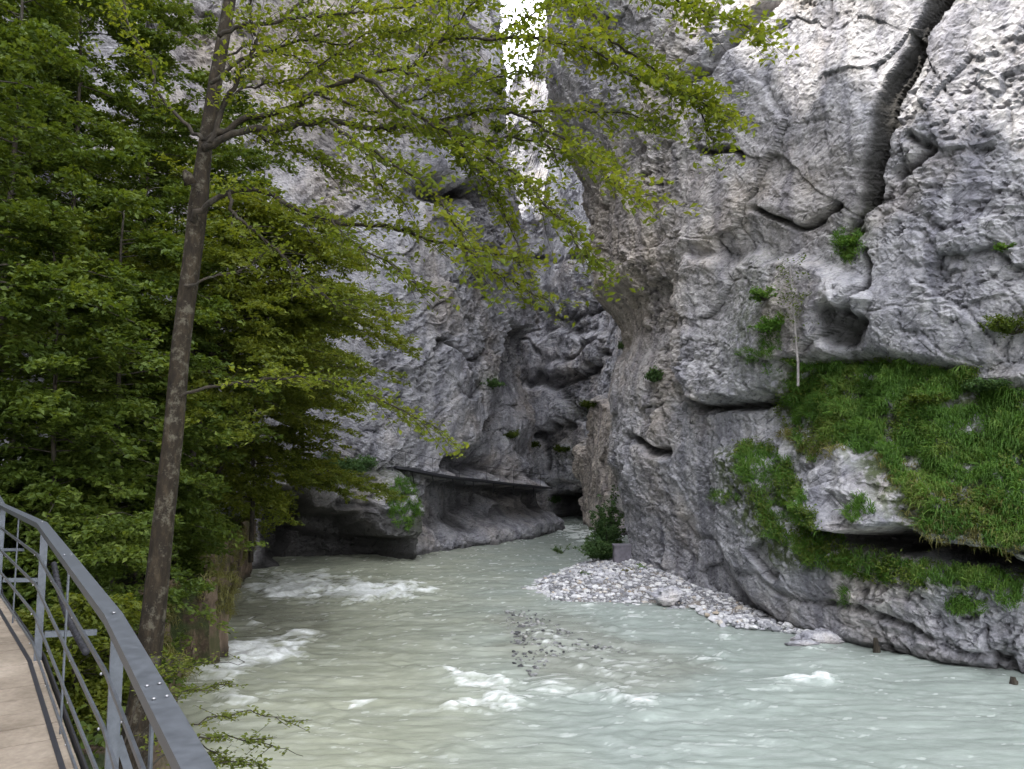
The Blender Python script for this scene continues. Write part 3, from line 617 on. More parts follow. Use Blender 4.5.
# grey block on the gravel bank
def concrete():
    m, nt, b = mat('grey concrete'); n = tex(nt, 'ShaderNodeTexNoise', 6.0, mapping(nt), Detail=6.0); L(nt, ramp(nt, n.outputs[0], [(.3, (.11, .10, .115)), (.7, (.17, .16, .18))]), b.inputs['Base Color']); b.inputs['Roughness'].default_value = .9; return m
M_CON = concrete()
m = MB(); m.sweep([(0, 0, 0), (0, 0, .80)], .72, .6, up=(0, 1, 0)); m.sweep([(0, 0, .803), (0, 0, .86)], .78, .66, up=(0, 1, 0))
o = m.build('concrete_block', M_CON); p = atz(622, 562, .6); o.location = (p[0], p[1], .5); tag(o, 'plain grey concrete block beside the shrub on the gravel bank', 'block')

# ------------------------------------------------------------------ leaves
def leaves(pos, size, up, spread, m, name, parent, tint=None, axis=None, elong=1.7, color_noise=1.1):
    """diamond leaves folded along the midrib"""
    n = len(pos); nrm = np.asarray(up, float)+rng.normal(0, spread, (n, 3)); nrm /= np.linalg.norm(nrm, axis=1, keepdims=True)
    a = rng.normal(0, 1, (n, 3)) if axis is None else axis+rng.normal(0, .5, (n, 3))
    a -= nrm*np.sum(a*nrm, 1, keepdims=True); a /= np.linalg.norm(a, axis=1, keepdims=True)+1e-9; b = np.cross(nrm, a)
    s = (size*rng.uniform(.65, 1.25, n))[:, None]
    tip = pos+a*s*.5*elong-nrm*s*.15; base = pos-a*s*.5*elong; l = pos+b*s*.5+nrm*s*.12; r = pos-b*s*.5+nrm*s*.12
    V = np.stack([base, r, tip, l], 1).reshape(-1, 3); i = 4*np.arange(n)
    F_ = np.concatenate([np.stack([i, i+1, i+2], 1), np.stack([i, i+2, i+3], 1)])
    t = .5+.35*color_noise*noise(pos*.9, 201)+.2*color_noise*noise(pos*3.1, 202)+rng.normal(0, .13, n)
    if tint is not None: t = t+tint
    return V, F_, np.repeat(np.clip(t, 0, 1), 4)
def crown(name, pos, size, m, parent, up=(0, 0, 1), spread=.45, axis=None, tint=None):
    V, F_, t = leaves(pos, size, up, spread, m, name, parent, tint, axis)
    return link(name, V, F_, m, parent, attrs={'rnd': t})

# ---- the big beech in front
def px_path(pts, Y0, Y1, n=5):
    P = catmull(np.array(pts, float), n); k = np.linspace(0, 1, len(P)); return np.array([at(p[0], p[1], Y0+(Y1-Y0)*t) for p, t in zip(P, k)])
def jitter(P, a): P = P.copy(); P[1:-1] += rng.normal(0, a, P[1:-1].shape); return P
tree = empty('beech_tree', 'tall slender tree with leaning brown trunk and yellow-green leaves just beyond the railing', 'tree')
TY = 9.0
tr = px_path([(128, 800), (136, 730), (147, 650), (160, 520), (168, 440), (176, 340), (185, 260), (191, 200), (197, 140), (205, 80), (213, 30), (222, -30), (238, -130), (250, -260)], TY, TY, 4)
tr[:, 1] += np.linspace(0, .4, len(tr))
wpx = np.interp(np.linspace(0, 1, len(tr)), np.linspace(0, 1, 14), [34, 29, 26, 22, 21, 20, 19.5, 21, 16, 15, 15, 13, 10, 6])
m = MB(); m.tube(tr, wpx*.94/796*TY/2, 14, True, .06)
m.tube([at(191, 184, TY), at(187, 175, TY-.05), at(184, 170, TY-.08)], [.08, .055, .02], 8)
trunk = m.build('trunk', M_BARK, tree, True)
limbs = [
 ([(219, 36), (240, 26), (254, 24), (281, 21), (312, 16), (344, 14), (398, 8), (445, 0), (500, -14), (560, -20)], 8.6, 2.4),
 ([(210, 84), (242, 60), (266, 51), (289, 43), (312, 39), (332, 23), (352, 8), (380, -18)], 9.4, 2.2),
 ([(205, 150), (214, 137), (222, 110), (232, 88), (250, 59), (256, 43), (250, 23), (252, -5), (258, -60)], 8.8, 3.6),
 ([(207, 142), (225, 130), (250, 117), (289, 109), (312, 94), (352, 80), (363, 72), (398, 69), (415, 62), (433, 45), (445, 35), (463, 15), (485, -10)], 8.2, 3.6),
 ([(433, 45), (444, 38), (483, 39), (506, 31), (522, 20), (557, 2), (585, -10)], 8.0, 1.6),
 ([(205, 150), (219, 141), (250, 129), (281, 129), (320, 121), (352, 123), (375, 129), (400, 125), (425, 127), (450, 118), (475, 112), (500, 108), (518, 115), (561, 110), (600, 113), (635, 115), (662, 133)], 8.0, 4.0),
 ([(355, 76), (372, 82), (389, 98), (420, 117), (448, 133), (480, 140), (520, 138), (560, 150), (600, 160)], 7.8, 2.0),
 ([(330, 122), (352, 139), (383, 156), (400, 168), (430, 190), (450, 215), (465, 245), (472, 268)], 7.9, 1.8),
 ([(440, 122), (455, 140), (479, 156), (518, 176), (545, 203), (570, 235), (590, 262)], 7.8, 1.6),
 ([(192, 222), (201, 210), (223, 195), (254, 189), (293, 207), (332, 221), (367, 225), (400, 228), (430, 240), (463, 246), (495, 254), (525, 262)], 8.5, 3.4),
 ([(229, 192), (232, 210), (240, 220), (258, 234), (281, 254), (297, 273), (325, 297), (350, 305)], 8.7, 2.0),
 ([(180, 397), (207, 387), (250, 381), (289, 377), (332, 383), (375, 397), (410, 415), (438, 430)], 9.6, 1.8),
 ([(184, 286), (200, 282), (220, 275), (245, 268), (262, 250)], 9.4, 1.6),
 ([(483, 39), (515, 38), (540, 40), (592, 50), (630, 75), (665, 88), (700, 100), (715, 112)], 7.6, 1.6),
 ([(585, -60), (630, -30), (672, -6), (695, 8), (722, 18), (752, 26)], 7.4, 1.4),
 ([(560, -20), (590, 10), (612, 40), (640, 60), (676, 84), (700, 110), (712, 140)], 7.5, 1.4),
 ([(518, 115), (545, 128), (580, 150), (610, 178), (640, 200)], 7.7, 1.2),
 ([(203, 140), (183, 120), (160, 95), (150, 60), (130, 30), (120, -20)], 9.6, 2.2),
 ([(281, 21), (300, 2), (330, -30), (380, -60)], 8.8, 1.6), ([(312, 94), (340, 100), (370, 112), (392, 108), (430, 95), (470, 80)], 8.6, 1.4)]
limbs += [([(222, 110), (240, 90), (262, 84), (300, 78), (340, 52), (375, 40), (410, 34)], 9.2, 1.6), ([(250, 129), (270, 142), (300, 150), (330, 168), (352, 180)], 9.0, 1.4), ([(219, 60), (250, 45), (280, 52), (310, 62), (350, 60), (390, 50)], 9.7, 1.4),
 ([(400, 69), (430, 78), (460, 82), (495, 78), (525, 70)], 8.0, 1.3), ([(425, 127), (455, 150), (480, 175), (500, 205), (512, 232)], 8.2, 1.2), ([(352, 139), (370, 160), (380, 185), (402, 200)], 8.6, 1.1), ([(463, 246), (490, 268), (520, 285), (548, 300)], 8.3, 1.0), ([(332, 221), (350, 240), (385, 262), (420, 285)], 8.4, 1.1), ([(312, 39), (340, 45), (372, 30), (400, 34), (430, 22)], 9.3, 1.2)]
dens = [1, 1, .9, 1, 1, 1.1, 1.2, 1, 1.4, .9, .5, 1.0, .5, 1.7, 1.9, 1.7, 1.3, .9, .9, .9]+[1.2]*9
LP, LT = [], []
tw = MB()
for (pts, Y, w0), dn in zip(limbs, dens):
    Yj = Y+rng.uniform(-.5, .3)
    P = px_path(pts, TY if pts[0][0] < 216 else Y, Yj, 4); P = jitter(P, .012)
    m = MB(); r = np.linspace(w0, .55, len(P))*.0125*.9; m.tube(P, r, 7, True, .1)
    m.build('branch', M_BARKD, tree, True)
    seg = np.r_[0, np.cumsum(np.linalg.norm(np.diff(P, axis=0), axis=1))]
    Ltot = seg[-1]; s = .35*min(Ltot, 1.6) if pts[0][0] < 240 else .1
    while s < Ltot+.01:
        b = np.array([np.interp(s, seg, P[:, k]) for k in range(3)]); b2 = np.array([np.interp(min(s+.1, Ltot), seg, P[:, k]) for k in range(3)]); b1 = np.array([np.interp(max(s-.1, 0), seg, P[:, k]) for k in range(3)])
        t = (b2-b1)/(np.linalg.norm(b2-b1)+1e-9)
        for rep in range(2):
            a = rng.uniform(.4, 1.2)*rng.choice([-1, 1]); ax = np.array([t[0]*math.cos(a)-t[1]*math.sin(a), t[0]*math.sin(a)+t[1]*math.cos(a), t[2]*.5+rng.normal(0, .28)-.05]); ax /= np.linalg.norm(ax)
            ln = rng.uniform(.18, .62); k = np.linspace(0, 1, 5)[:, None]; tp = b+ax*ln*k+np.array([0, 0, -.10*ln])*k*k+rng.normal(0, .012, (5, 3))*k
            tw.tube(tp, np.linspace(.0045, .0018, 5), 3, False)
            nl = int(ln/.042*dn*1.3)+1; kk = rng.random(nl)*.95+.08
            base = np.stack([np.interp(kk, k[:, 0], tp[:, j]) for j in range(3)], -1)
            sdv = np.cross(ax, (0, 0, 1)); sdv /= np.linalg.norm(sdv)+1e-9
            lat = rng.choice([-1, 1], nl)*rng.uniform(.02, .09+.04*dn, nl)
            LP.append(base+sdv*lat[:, None]+rng.normal(0, .022, (nl, 3)))
        s += rng.uniform(.05, .12)
LPp = np.concatenate(LP)
tw.build('twigs', M_BARKD, tree)
lx, ly = proj(LPp); crown('crown', LPp, .044, M_LEAF_MAIN, tree, spread=.55)
tag(tree.children[-1]) if False else None
rebase(tree, (tr[1][0], tr[1][1], float(ground(tr[1][0], tr[1][1]))))

# ---- woodland trees
def wood_tree(px, Y, H, R, label, leafm, cat='tree', nb=46, leaf=.085, name='broadleaf_tree', base=.12, lean=(0, 0), dens=1.0, bias=(0, 0), tr_r=.11, bark_m=None, group='trees on the left bank', X=None):
    X = (px-512)/796*Y if X is None else X; z0 = max(float(ground(X, Y)), 1.3); B = np.array([X, Y, z0-.2])
    root = empty(name, label, cat, group)
    k = np.linspace(0, 1, 9)[:, None]; wob = np.cumsum(rng.normal(0, .07, (9, 3)), 0)*np.array([1, 1, 0])
    T = B+np.array([lean[0], lean[1], H])*k+wob*k; m = MB(); m.tube(T, np.linspace(tr_r, tr_r*.2, 9), 8, True, .1)
    pos, ax_ = [], []; mt = MB()
    for i in range(nb):
        h = base+(1-base)*((i+rng.random())/nb); p = np.array([np.interp(h, k[:, 0], T[:, j]) for j in range(3)])
        L_ = R*math.sqrt(max(.12, 1-((h-.42)/.66)**2))*rng.uniform(.55, 1.12); az = rng.uniform(0, 2*math.pi)
        dr = np.array([math.cos(az)+bias[0], math.sin(az)+bias[1], 0]); dr /= np.linalg.norm(dr)+1e-9
        rise = rng.uniform(.05, .45)*(.5+h); kk = np.linspace(0, 1, 6)[:, None]
        bp = p+dr*L_*kk+np.array([0, 0, 1])*(rise*L_*kk-.38*L_*kk**2)+rng.normal(0, .05, (6, 3))*kk
        m.tube(bp, np.linspace(tr_r*.28*(1.1-h*.6), .006, 6), 5, False)
        nt_ = int(L_*6.5*dens)+3; side = np.array([-dr[1], dr[0], 0])
        for j in range(nt_):
            t0 = rng.uniform(.18, 1.0); b0 = np.array([np.interp(t0, kk[:, 0], bp[:, q]) for q in range(3)])
            sg = rng.choice([-1, 1]); ad = dr*rng.uniform(.4, 1)+side*sg*rng.uniform(.3, 1)+np.array([0, 0, rng.normal(-.03, .27)]); ad /= np.linalg.norm(ad)
            tl = rng.uniform(.3, .95)*(1.15-.5*t0)*(.5+.35*R/2); nl = int(tl/leaf*4.4*dens)+2
            u = rng.random(nl); sdv = np.array([-ad[1], ad[0], 0]); wdt = .16*np.sin(np.pi*np.clip(u*.9+.08, 0, 1))+.03
            q = b0+ad*tl*u[:, None]-np.array([0, 0, .18])*tl*(u**2)[:, None]+sdv*(rng.uniform(-1, 1, nl)*wdt*1.3)[:, None]+rng.normal(0, .035, (nl, 3))
            pos.append(q); ax_.append(np.broadcast_to(ad, q.shape))
            if j % 3 == 0: mt.tube([b0, b0+ad*tl*.8-np.array([0, 0, .1*tl])], [.006, .003], 3, False)
    m.build('trunk', bark_m or M_BARKD, root, True)
    pos = np.concatenate(pos); ax_ = np.concatenate(ax_)
    o = crown('crown', pos, leaf, leafm, root, spread=.5, axis=ax_)
    rebase(root, B+np.array([0, 0, .2])); return root
wood_tree(224, 22.0, 10.2, 5.4, 'olive-green tree behind the big trunk with branches reaching right over the cliff', M_LEAF_OLIVE, nb=88, leaf=.08, bias=(.6, -.05), base=.46, dens=.85, lean=(1.4, 0), tr_r=.13, X=-9.3)
wood_tree(190, 28, 8.2, 3.6, 'low olive tree leaning over the rock outcrop beside the cave', M_LEAF_OLIVE, nb=44, leaf=.09, bias=(.4, 0), base=.5, lean=(3.4, 0), tr_r=.10)
wood_tree(255, 31, 10.0, 5.2, 'slender olive tree against the grey cliff above the outcrop', M_LEAF_OLIVE, nb=66, leaf=.09, bias=(.55, 0), base=.22, tr_r=.10)
wood_tree(118, 18, 9.5, 3.0, 'green tree standing just left of the big trunk', M_LEAF_DARK, nb=56, leaf=.085, tr_r=.09, base=.2)
wood_tree(55, 15.5, 7.5, 2.8, 'bright green tree low above the bend of the walkway', M_LEAF_DARK, nb=52, leaf=.08, base=.15, tr_r=.07)
wood_tree(-10, 19, 15.5, 3.5, 'tall dark green tree at the left edge of the view', M_LEAF_DARK, nb=64, leaf=.085, base=.2, tr_r=.12)
wood_tree(62, 23, 17.5, 4.2, 'tall green tree deep in the left of the wood', M_LEAF_DARK, nb=66, leaf=.095, base=.3, tr_r=.12)
wood_tree(132, 26, 18.5, 4.0, 'thin-stemmed green tree reaching to the top of the view beside the cliff', M_LEAF_DARK, nb=58, leaf=.1, base=.4, tr_r=.09, dens=.8)
wood_tree(190, 24, 14.5, 3.2, 'green tree half hidden by the big trunk', M_LEAF_DARK, nb=50, leaf=.09, base=.2, tr_r=.1)
wood_tree(15, 28, 19, 4.6, 'dark green tree at the foot of the cliff in the upper left', M_LEAF_DARK, nb=60, leaf=.11, base=.3, tr_r=.13, dens=.9)
wood_tree(165, 31, 16, 3.8, 'dark tree against the cliff behind the big trunk', M_LEAF_DARK, nb=50, leaf=.11, base=.2, tr_r=.11, dens=.9)
wood_tree(205, 34, 8, 3.0, 'small dark tree at the cliff foot behind the olive tree', M_LEAF_OLIVE, nb=44, leaf=.11, base=.15, tr_r=.11, dens=.9)
wood_tree(-60, 14, 11, 3.0, 'dark leafy tree standing left of the walkway outside the view', M_LEAF_DARK, nb=50, leaf=.08, base=.2, tr_r=.11, dens=.9)
wood_tree(206, 24, 3.2, 1.5, 'drooping hazel shrub over the brown rock edge of the bank', M_LEAF_DARK, 'shrub', nb=44, leaf=.085, name='hazel_shrub', base=.03, bias=(.35, -.2), tr_r=.05, dens=1.2, X=-10.3, group='shrubs on the left bank')
wood_tree(190, 19.8, 4.0, 1.9, 'pale green layered shrub right of the trunk base', M_LEAF_DARK, 'shrub', nb=46, leaf=.075, name='hazel_shrub', base=.3, bias=(.25, 0), tr_r=.05, dens=1.2, X=-9.2, group='shrubs on the left bank')
wood_tree(110, 14, 2.6, 1.8, 'shrub left of the trunk base behind the railing', M_LEAF_DARK, 'shrub', nb=40, leaf=.065, name='hazel_shrub', base=.03, tr_r=.04, dens=1.2, group='shrubs on the left bank')
wood_tree(60, 17, 4.2, 2.2, 'dense dark shrub behind the kink of the handrail', M_LEAF_DARK, 'shrub', nb=46, leaf=.075, name='hazel_shrub', base=.03, tr_r=.05, dens=1.2, group='shrubs on the left bank')
wood_tree(88, 11.5, 1.8, 1.4, 'yellowish low shrub just outside the railing', M_LEAF_OLIVE, 'shrub', nb=34, leaf=.055, name='hazel_shrub', base=.03, tr_r=.03, dens=1.2, group='shrubs on the left bank')
wood_tree(5, 15.5, 4.0, 2.1, 'dark shrub behind the far end of the handrail', M_LEAF_DARK, 'shrub', nb=40, leaf=.07, name='hazel_shrub', base=.03, tr_r=.05, dens=1.2, group='shrubs on the left bank')
wood_tree(150, 22, 4.6, 2.3, 'green understorey shrub in the shade behind the trunk', M_LEAF_DARK, 'shrub', nb=46, leaf=.085, name='hazel_shrub', base=.03, tr_r=.05, dens=1.1, group='shrubs on the left bank')

# bushes on rock (position given directly)
def bush(P, H, R, label, leafm, n=26, leaf=.06, name='cliff_shrub', cat='shrub', dens=1.0, bias=(0, 0), up=.5, group=None, stem=.018):
    root = empty(name, label, cat, group); m = MB(); pos = []
    for i in range(n):
        az = rng.uniform(0, 6.28); e = rng.uniform(.2, 1.4)*up+.15; d = np.array([math.cos(az)*math.cos(e)+bias[0], math.sin(az)*math.cos(e)+bias[1], math.sin(e)*H/R]); L_ = R*rng.uniform(.5, 1)
        k = np.linspace(0, 1, 5)[:, None]; bp = P+d*L_*k+rng.normal(0, .03, (5, 3))*k; m.tube(bp, np.linspace(stem, .004, 5), 4, False)
        for j in range(int(7*dens)+2):
            t0 = rng.uniform(.3, 1); b0 = np.array([np.interp(t0, k[:, 0], bp[:, q]) for q in range(3)]); ad = rng.normal(0, 1, 3)*np.array([1, 1, .4]); ad /= np.linalg.norm(ad); tl = rng.uniform(.12, .4)*R*.6
            nl = int(tl/leaf*3)+3; u = rng.random(nl); pos.append(b0+ad*tl*u[:, None]+rng.normal(0, leaf*.6, (nl, 3)))
    m.build('stem', M_BARKD, root); crown('foliage', np.concatenate(pos), leaf, leafm, root, spread=.6); rebase(root, P); return root
def surf(G, px, py):
    """front-most point of a wall that shows at a pixel"""
    X, Y = proj(G); d = (X-px)**2+(Y-py)**2; m = np.where(G[..., 1] > 1, d, 1e9); near = m < max(m.min()*1.0+9, 9); yy = np.where(near, G[..., 1]-.01*m, 1e9); i = np.unravel_index(np.argmin(yy), yy.shape); return G[i]
pB = atz(603, 558, .4)
bush(np.array([pB[0], pB[1], .35]), 1.5, 1.3, 'dark green willow bush on the gravel bank beside the grey block', M_LEAF_BLUE, 60, .075, dens=1.4, name='willow_bush')
pB2 = atz(604, 559, .4)
bush(np.array([pB2[0]+.25, pB2[1]+.6, .4]), 3.6, 1.15, 'tall blue-green bush growing up against the right rock wall behind the gravel bank', M_LEAF_BLUE, 60, .085, dens=1.3, name='willow_bush', up=.8)
p = atz(641, 573, .5); bush(np.array([p[0], p[1], .55]), .5, .35, 'small bright green plant right of the grey block', M_GRASS, 18, .045, name='bank_plant', cat='plant')
p = atz(627, 577, .4); bush(np.array([p[0], p[1], .5]), .35, .45, 'brownish green plant on the gravel just below the grey block', M_DRY, 16, .04, name='bank_plant', cat='plant')
p = atz(588, 577, .3); bush(np.array([p[0], p[1], .25]), .3, .5, 'low dark plant on the tip of the gravel bank left of the grey block', M_LEAF_BLUE, 14, .05, name='bank_plant', cat='plant')
p = atz(562, 548, .3); bush(np.array([p[0], p[1], .0]), 1.0, .7, 'thin willow sprig standing in the water left of the bush', M_LEAF_BLUE, 8, .06, name='bank_plant', cat='plant', dens=.5)
bush(surf(PR, 655, 380), .7, .6, 'blue-green shrub on the smooth face left of the bulging block', M_LEAF_BLUE, 26, .07)
s0 = surf(PR, 797, 370); 
bush(s0+np.array([-.1, -.1, 0]), 0.9, .5, 'leafy clump at the top left corner of the grassy ledge', M_GRASS, 20, .05)
# dead sapling on the ledge corner
def sapling(px0, py0, px1, py1, label, leafm, n, spreadm, lf=.05, name='cliff_sapling'):
    X_, Y_ = proj(PR); k_ = lambda u, v: PR[..., 1][(np.hypot(X_-u, Y_-v) < 7) & (PR[..., 1] > 5)].min()
    ya = k_(px0, py0); yb = min(k_(px0+(px1-px0)*t, py0+(py1-py0)*t) for t in (0, .25, .5, .75, 1))-.15; a = at(px0, py0+4, min(ya, yb+.3)-.05); b = at(px1, py1, yb-.15); root = empty(name, label, 'sapling'); m = MB()
    P = np.linspace(a, b, 7); P = jitter(P, .03); m.tube(P, np.linspace(.042, .014, 7), 6, False); pos = []
    for i in range(n):
        t = rng.uniform(.35, 1); b0 = np.array([np.interp(t, np.linspace(0, 1, 7), P[:, q]) for q in range(3)]); d = rng.normal(0, 1, 3)*np.array([1, .6, .5])+np.array([0, 0, .3]); d /= np.linalg.norm(d); L_ = rng.uniform(.2, spreadm)
        m.tube([b0, b0+d*L_*.6, b0+d*L_], [.008, .005, .003], 4, False); nl = int(L_*34); u = rng.random(nl)
        pos.append(b0+d*L_*(.3+.7*u[:, None])+rng.normal(0, .06, (nl, 3)))
    m.build('trunk', bark('grey sapling bark', (.12, .11, .10), (.22, .20, .19), (.32, .30, .28), (.3, .3, .3)), root); crown('foliage', np.concatenate(pos), lf, leafm, root, spread=.6); rebase(root, a)
sapling(798, 382, 790, 262, 'thin grey sapling with sparse leaves rising from the left end of the grassy ledge', M_LEAF_DARK, 34, .75)
bush(surf(PR, 770, 335)+np.array([-.15, -.25, 0]), .8, .7, 'bright green fern clump left of the sapling stem', M_GRASS, 24, .055)
bush(surf(PR, 765, 300)+np.array([-.15, -.25, 0]), .8, .7, 'pale leafy clump high beside the sapling top', M_GRASS, 16, .05)
bush(surf(PR, 850, 245)+np.array([-.05, -.15, 0]), .45, .45, 'green plant clump in the foot of the slanting crack', M_GRASS, 30, .05)
bush(surf(PR, 1003, 252)+np.array([-.05, -.1, 0]), .25, .3, 'small green sprig on the bare face high at the right', M_GRASS, 10, .04)
bush(surf(PR, 1010, 335)+np.array([-.05, -.1, 0]), .8, .8, 'sparse shrub above the grassy ledge at the right edge', M_LEAF_DARK, 30, .05, dens=.8)
bush(surf(PR, 985, 392)+np.array([-.05, -.15, 0]), .5, .8, 'dark spreading shrub on the grassy ledge at the right', M_LEAF_BLUE, 40, .05, dens=1.2)
bush(surf(PR, 925, 400)+np.array([-.05, -.15, 0]), .3, .6, 'low green shrub in the middle of the grassy ledge', M_LEAF_DARK, 30, .045, dens=1.1)
bush(surf(PR, 618, 350), .6, .4, 'dark tuft hanging in the shadow under the rock nose', M_LEAF_BLUE, 14, .07)
for (a, b, lab, G_) in [(493, 385, 'dark green clump at the corner of the left wall', PL), (530, 445, 'leafy clump on the rounded rocks above the catwalk', PB), (512, 438, 'green clump left on the rounded rocks above the catwalk', PL), (562, 448, 'small clump right on the rounded rocks above the catwalk', PB), (588, 408, 'green clump in the gully beside the tan buttress', PB), (497, 90, 'mossy hanging bush on the edge of the left wall below the sky', PL), (498, 130, 'lower mossy bush on the edge of the left wall', PL), (557, 500, 'dark plant by the dark cave at the end of the river', PB)]:
    bush(surf(G_, a, b), .7, .9, lab, M_LEAF_BLUE if 'dark' in lab else M_LEAF_DARK, 26, .10, dens=1.0)
bush(surf(PL, 352, 470)+np.array([0, -.3, 0]), 1.2, 1.8, 'blue-green bush on top of the outcrop beside the cave', M_LEAF_BLUE, 60, .085, dens=1.2)
bush(surf(PL, 318, 485)+np.array([0, -.3, 0]), 1.2, 1.6, 'olive bush hanging over the left of the outcrop', M_LEAF_OLIVE, 50, .085, dens=1.2)

# foreground sprigs below the railing
def sprig():
    root = empty('riverside_shrub', 'sparse thin-twigged shrub over the water just right of the railing', 'shrub'); m = MB(); pos = []
    for pts, Y in [([(120, 800), (150, 745), (200, 722), (250, 712), (290, 722)], 6.2), ([(120, 800), (170, 750), (220, 738), (265, 742), (303, 756)], 6.0), ([(110, 790), (140, 700), (170, 676), (205, 664), (245, 662)], 6.6), ([(110, 790), (160, 710), (190, 690), (230, 684)], 6.4), ([(130, 800), (175, 770), (230, 762), (270, 770)], 5.8), ([(115, 800), (165, 735), (215, 752), (240, 775)], 6.0), ([(110, 790), (150, 690), (168, 668), (176, 655)], 6.7)]:
        P = px_path(pts, Y-.3, Y+.3, 5); P = jitter(P, .012); m.tube(P, np.linspace(.009, .002, len(P)), 5, False)
        for i in range(30):
            t = rng.uniform(.25, 1)*(len(P)-1); b0 = P[int(t)]*(1-t % 1)+P[min(int(t)+1, len(P)-1)]*(t % 1); a = rng.uniform(0, 6.28); d = np.array([math.cos(a), math.sin(a)*.7, rng.normal(0, .2)]); L_ = rng.uniform(.06, .24)
            m.tube([b0, b0+d*L_], [.003, .0015], 3, False); nl = 10; pos.append(b0+d*L_*rng.random(nl)[:, None]+rng.normal(0, .014, (nl, 3)))
    m.build('twigs', M_BARKD, root); crown('foliage', np.concatenate(pos), .022, M_LEAF_OLIVE, root, spread=.4); p = at(120, 800, 6.2); rebase(root, (p[0], p[1], float(ground(p[0], p[1]))))
sprig()

# ------------------------------------------------------------------ grass
def grass(name, G, mask, n, L_, label, mm, up=(0, 0, 1), out=(0, -1, 0), nb=14, w=.007, droop=.9, cat='grass', spread=.05):
    X, Y = proj(G); K = mask(X, Y)*(G[..., 1] > 2)
    idx = np.flatnonzero(K.ravel() > .5); ch = rng.choice(idx, n); base = G.reshape(-1, 3)[ch]
    nrm = normals(G).reshape(-1, 3)[ch]; s = np.sign(np.sum(nrm*(EYE-base), 1)); nrm = nrm*s[:, None]
    B = np.repeat(base, nb, 0)+rng.normal(0, spread, (n*nb, 3)); nr = np.repeat(nrm, nb, 0)
    az = rng.uniform(0, 6.28, n*nb); d = np.stack([np.cos(az), np.sin(az), 0*az], -1)*.55+np.array(up)*rng.uniform(.5, 1.1, n*nb)[:, None]+nr*.6+rng.normal(0, .12, (n*nb, 3))
    d /= np.linalg.norm(d, axis=1, keepdims=True); ln = (np.repeat(L_*rng.uniform(.4, 1.35, n)*(1+.5*noise(base*.9, 223)), nb)*rng.uniform(.6, 1.2, n*nb))[:, None]
    gdir = np.array([0, 0, -1.])*droop
    p1 = B+d*ln*.45; p2 = B+d*ln*.8+gdir*ln*.22; p3 = B+d*ln*.98+gdir*ln*.6
    sd = np.cross(d, nr+rng.normal(0, .5, nr.shape)); sd /= np.linalg.norm(sd, axis=1, keepdims=True)+1e-9; sd = sd*w
    V = np.stack([B-sd, B+sd, p1-sd, p1+sd, p2-sd*.8, p2+sd*.8, p3], 1).reshape(-1, 3); i = 7*np.arange(n*nb)
    F_ = np.concatenate([np.stack([i, i+1, i+3], 1), np.stack([i, i+3, i+2], 1), np.stack([i+2, i+3, i+5], 1), np.stack([i+2, i+5, i+4], 1), np.stack([i+4, i+5, i+6], 1)])
    t = np.repeat(np.clip(.45+.5*noise(base*1.1, 221)+.3*noise(base*3, 222), 0, 1), nb)+rng.normal(0, .14, n*nb)
    o = link(name, V, F_, mm, attrs={'rnd': np.repeat(np.clip(t, 0, 1), 7)}); return tag(o, label, cat, kind='stuff')
def m_main(X, Y):
    nz = noise(PR*.8, 230)*16+noise(PR*2.4, 231)*9
    return (sd_poly(X, Y, GR_MAIN)+nz < -1) & (noise(PR*1.5, 234) > -.33)
def weeds(G, mask, n, size, label):
    K = mask(*proj(G)); idx = np.flatnonzero(K.ravel()); c_ = G.reshape(-1, 3)[rng.choice(idx, n)]
    p_ = np.repeat(c_, 12, 0)+rng.normal(0, .09, (n*12, 3))+np.array([-.06, -.08, .07]); V, F_, t = leaves(p_, size, (-.2, -.4, .8), .5, None, '', None)
    o = link('ledge_weeds', V, F_, M_LEAF_DARK, attrs={'rnd': np.clip(t+.1, 0, 1)}); tag(o, label, 'weeds', kind='stuff')
weeds(PR, lambda X, Y: (sd_poly(X, Y, GR_MAIN) < 2) & (noise(PR*.9, 236) > .1), 800, .05, 'broad-leaved weeds mixed into the grass of the wide ledge')
weeds(PR, lambda X, Y: (sd_poly(X, Y, GR_STRIP) < 4) & (noise(PR*.9, 237) > -.1), 420, .05, 'broad-leaved weeds along the narrow ledge below the bare rock patch')
def m_strip(X, Y): return (sd_poly(X, Y, GR_STRIP)+noise(PR*1.6, 232)*10 < 2)
grass('cliff_grass', PR, m_main, 2300, .37, 'lush green grass covering the broad sloping ledge on the right cliff', M_GRASS, w=.009, nb=26, spread=.04, droop=1.0)
grass('cliff_grass', PR, m_strip, 900, .30, 'strip of green grass and ferns along the narrow ledge below the bare rock patch', M_GRASS, w=.009, nb=16)
def m_low(X, Y): return (sd_poly(X, Y, GR_MAIN)+noise(PR*.8, 233)*10 < 6) & (Y > 430+np.maximum(0, X-800)*.3)
grass('cliff_grass', PR, m_low, 330, .30, 'yellowing tufts hanging from the lower rim of the broad grassy ledge', M_DRY, w=.008, nb=14, droop=1.3)
def near(cx, cy, rx, ry): return lambda X, Y: ((X-cx)/rx)**2+((Y-cy)/ry)**2 < 1
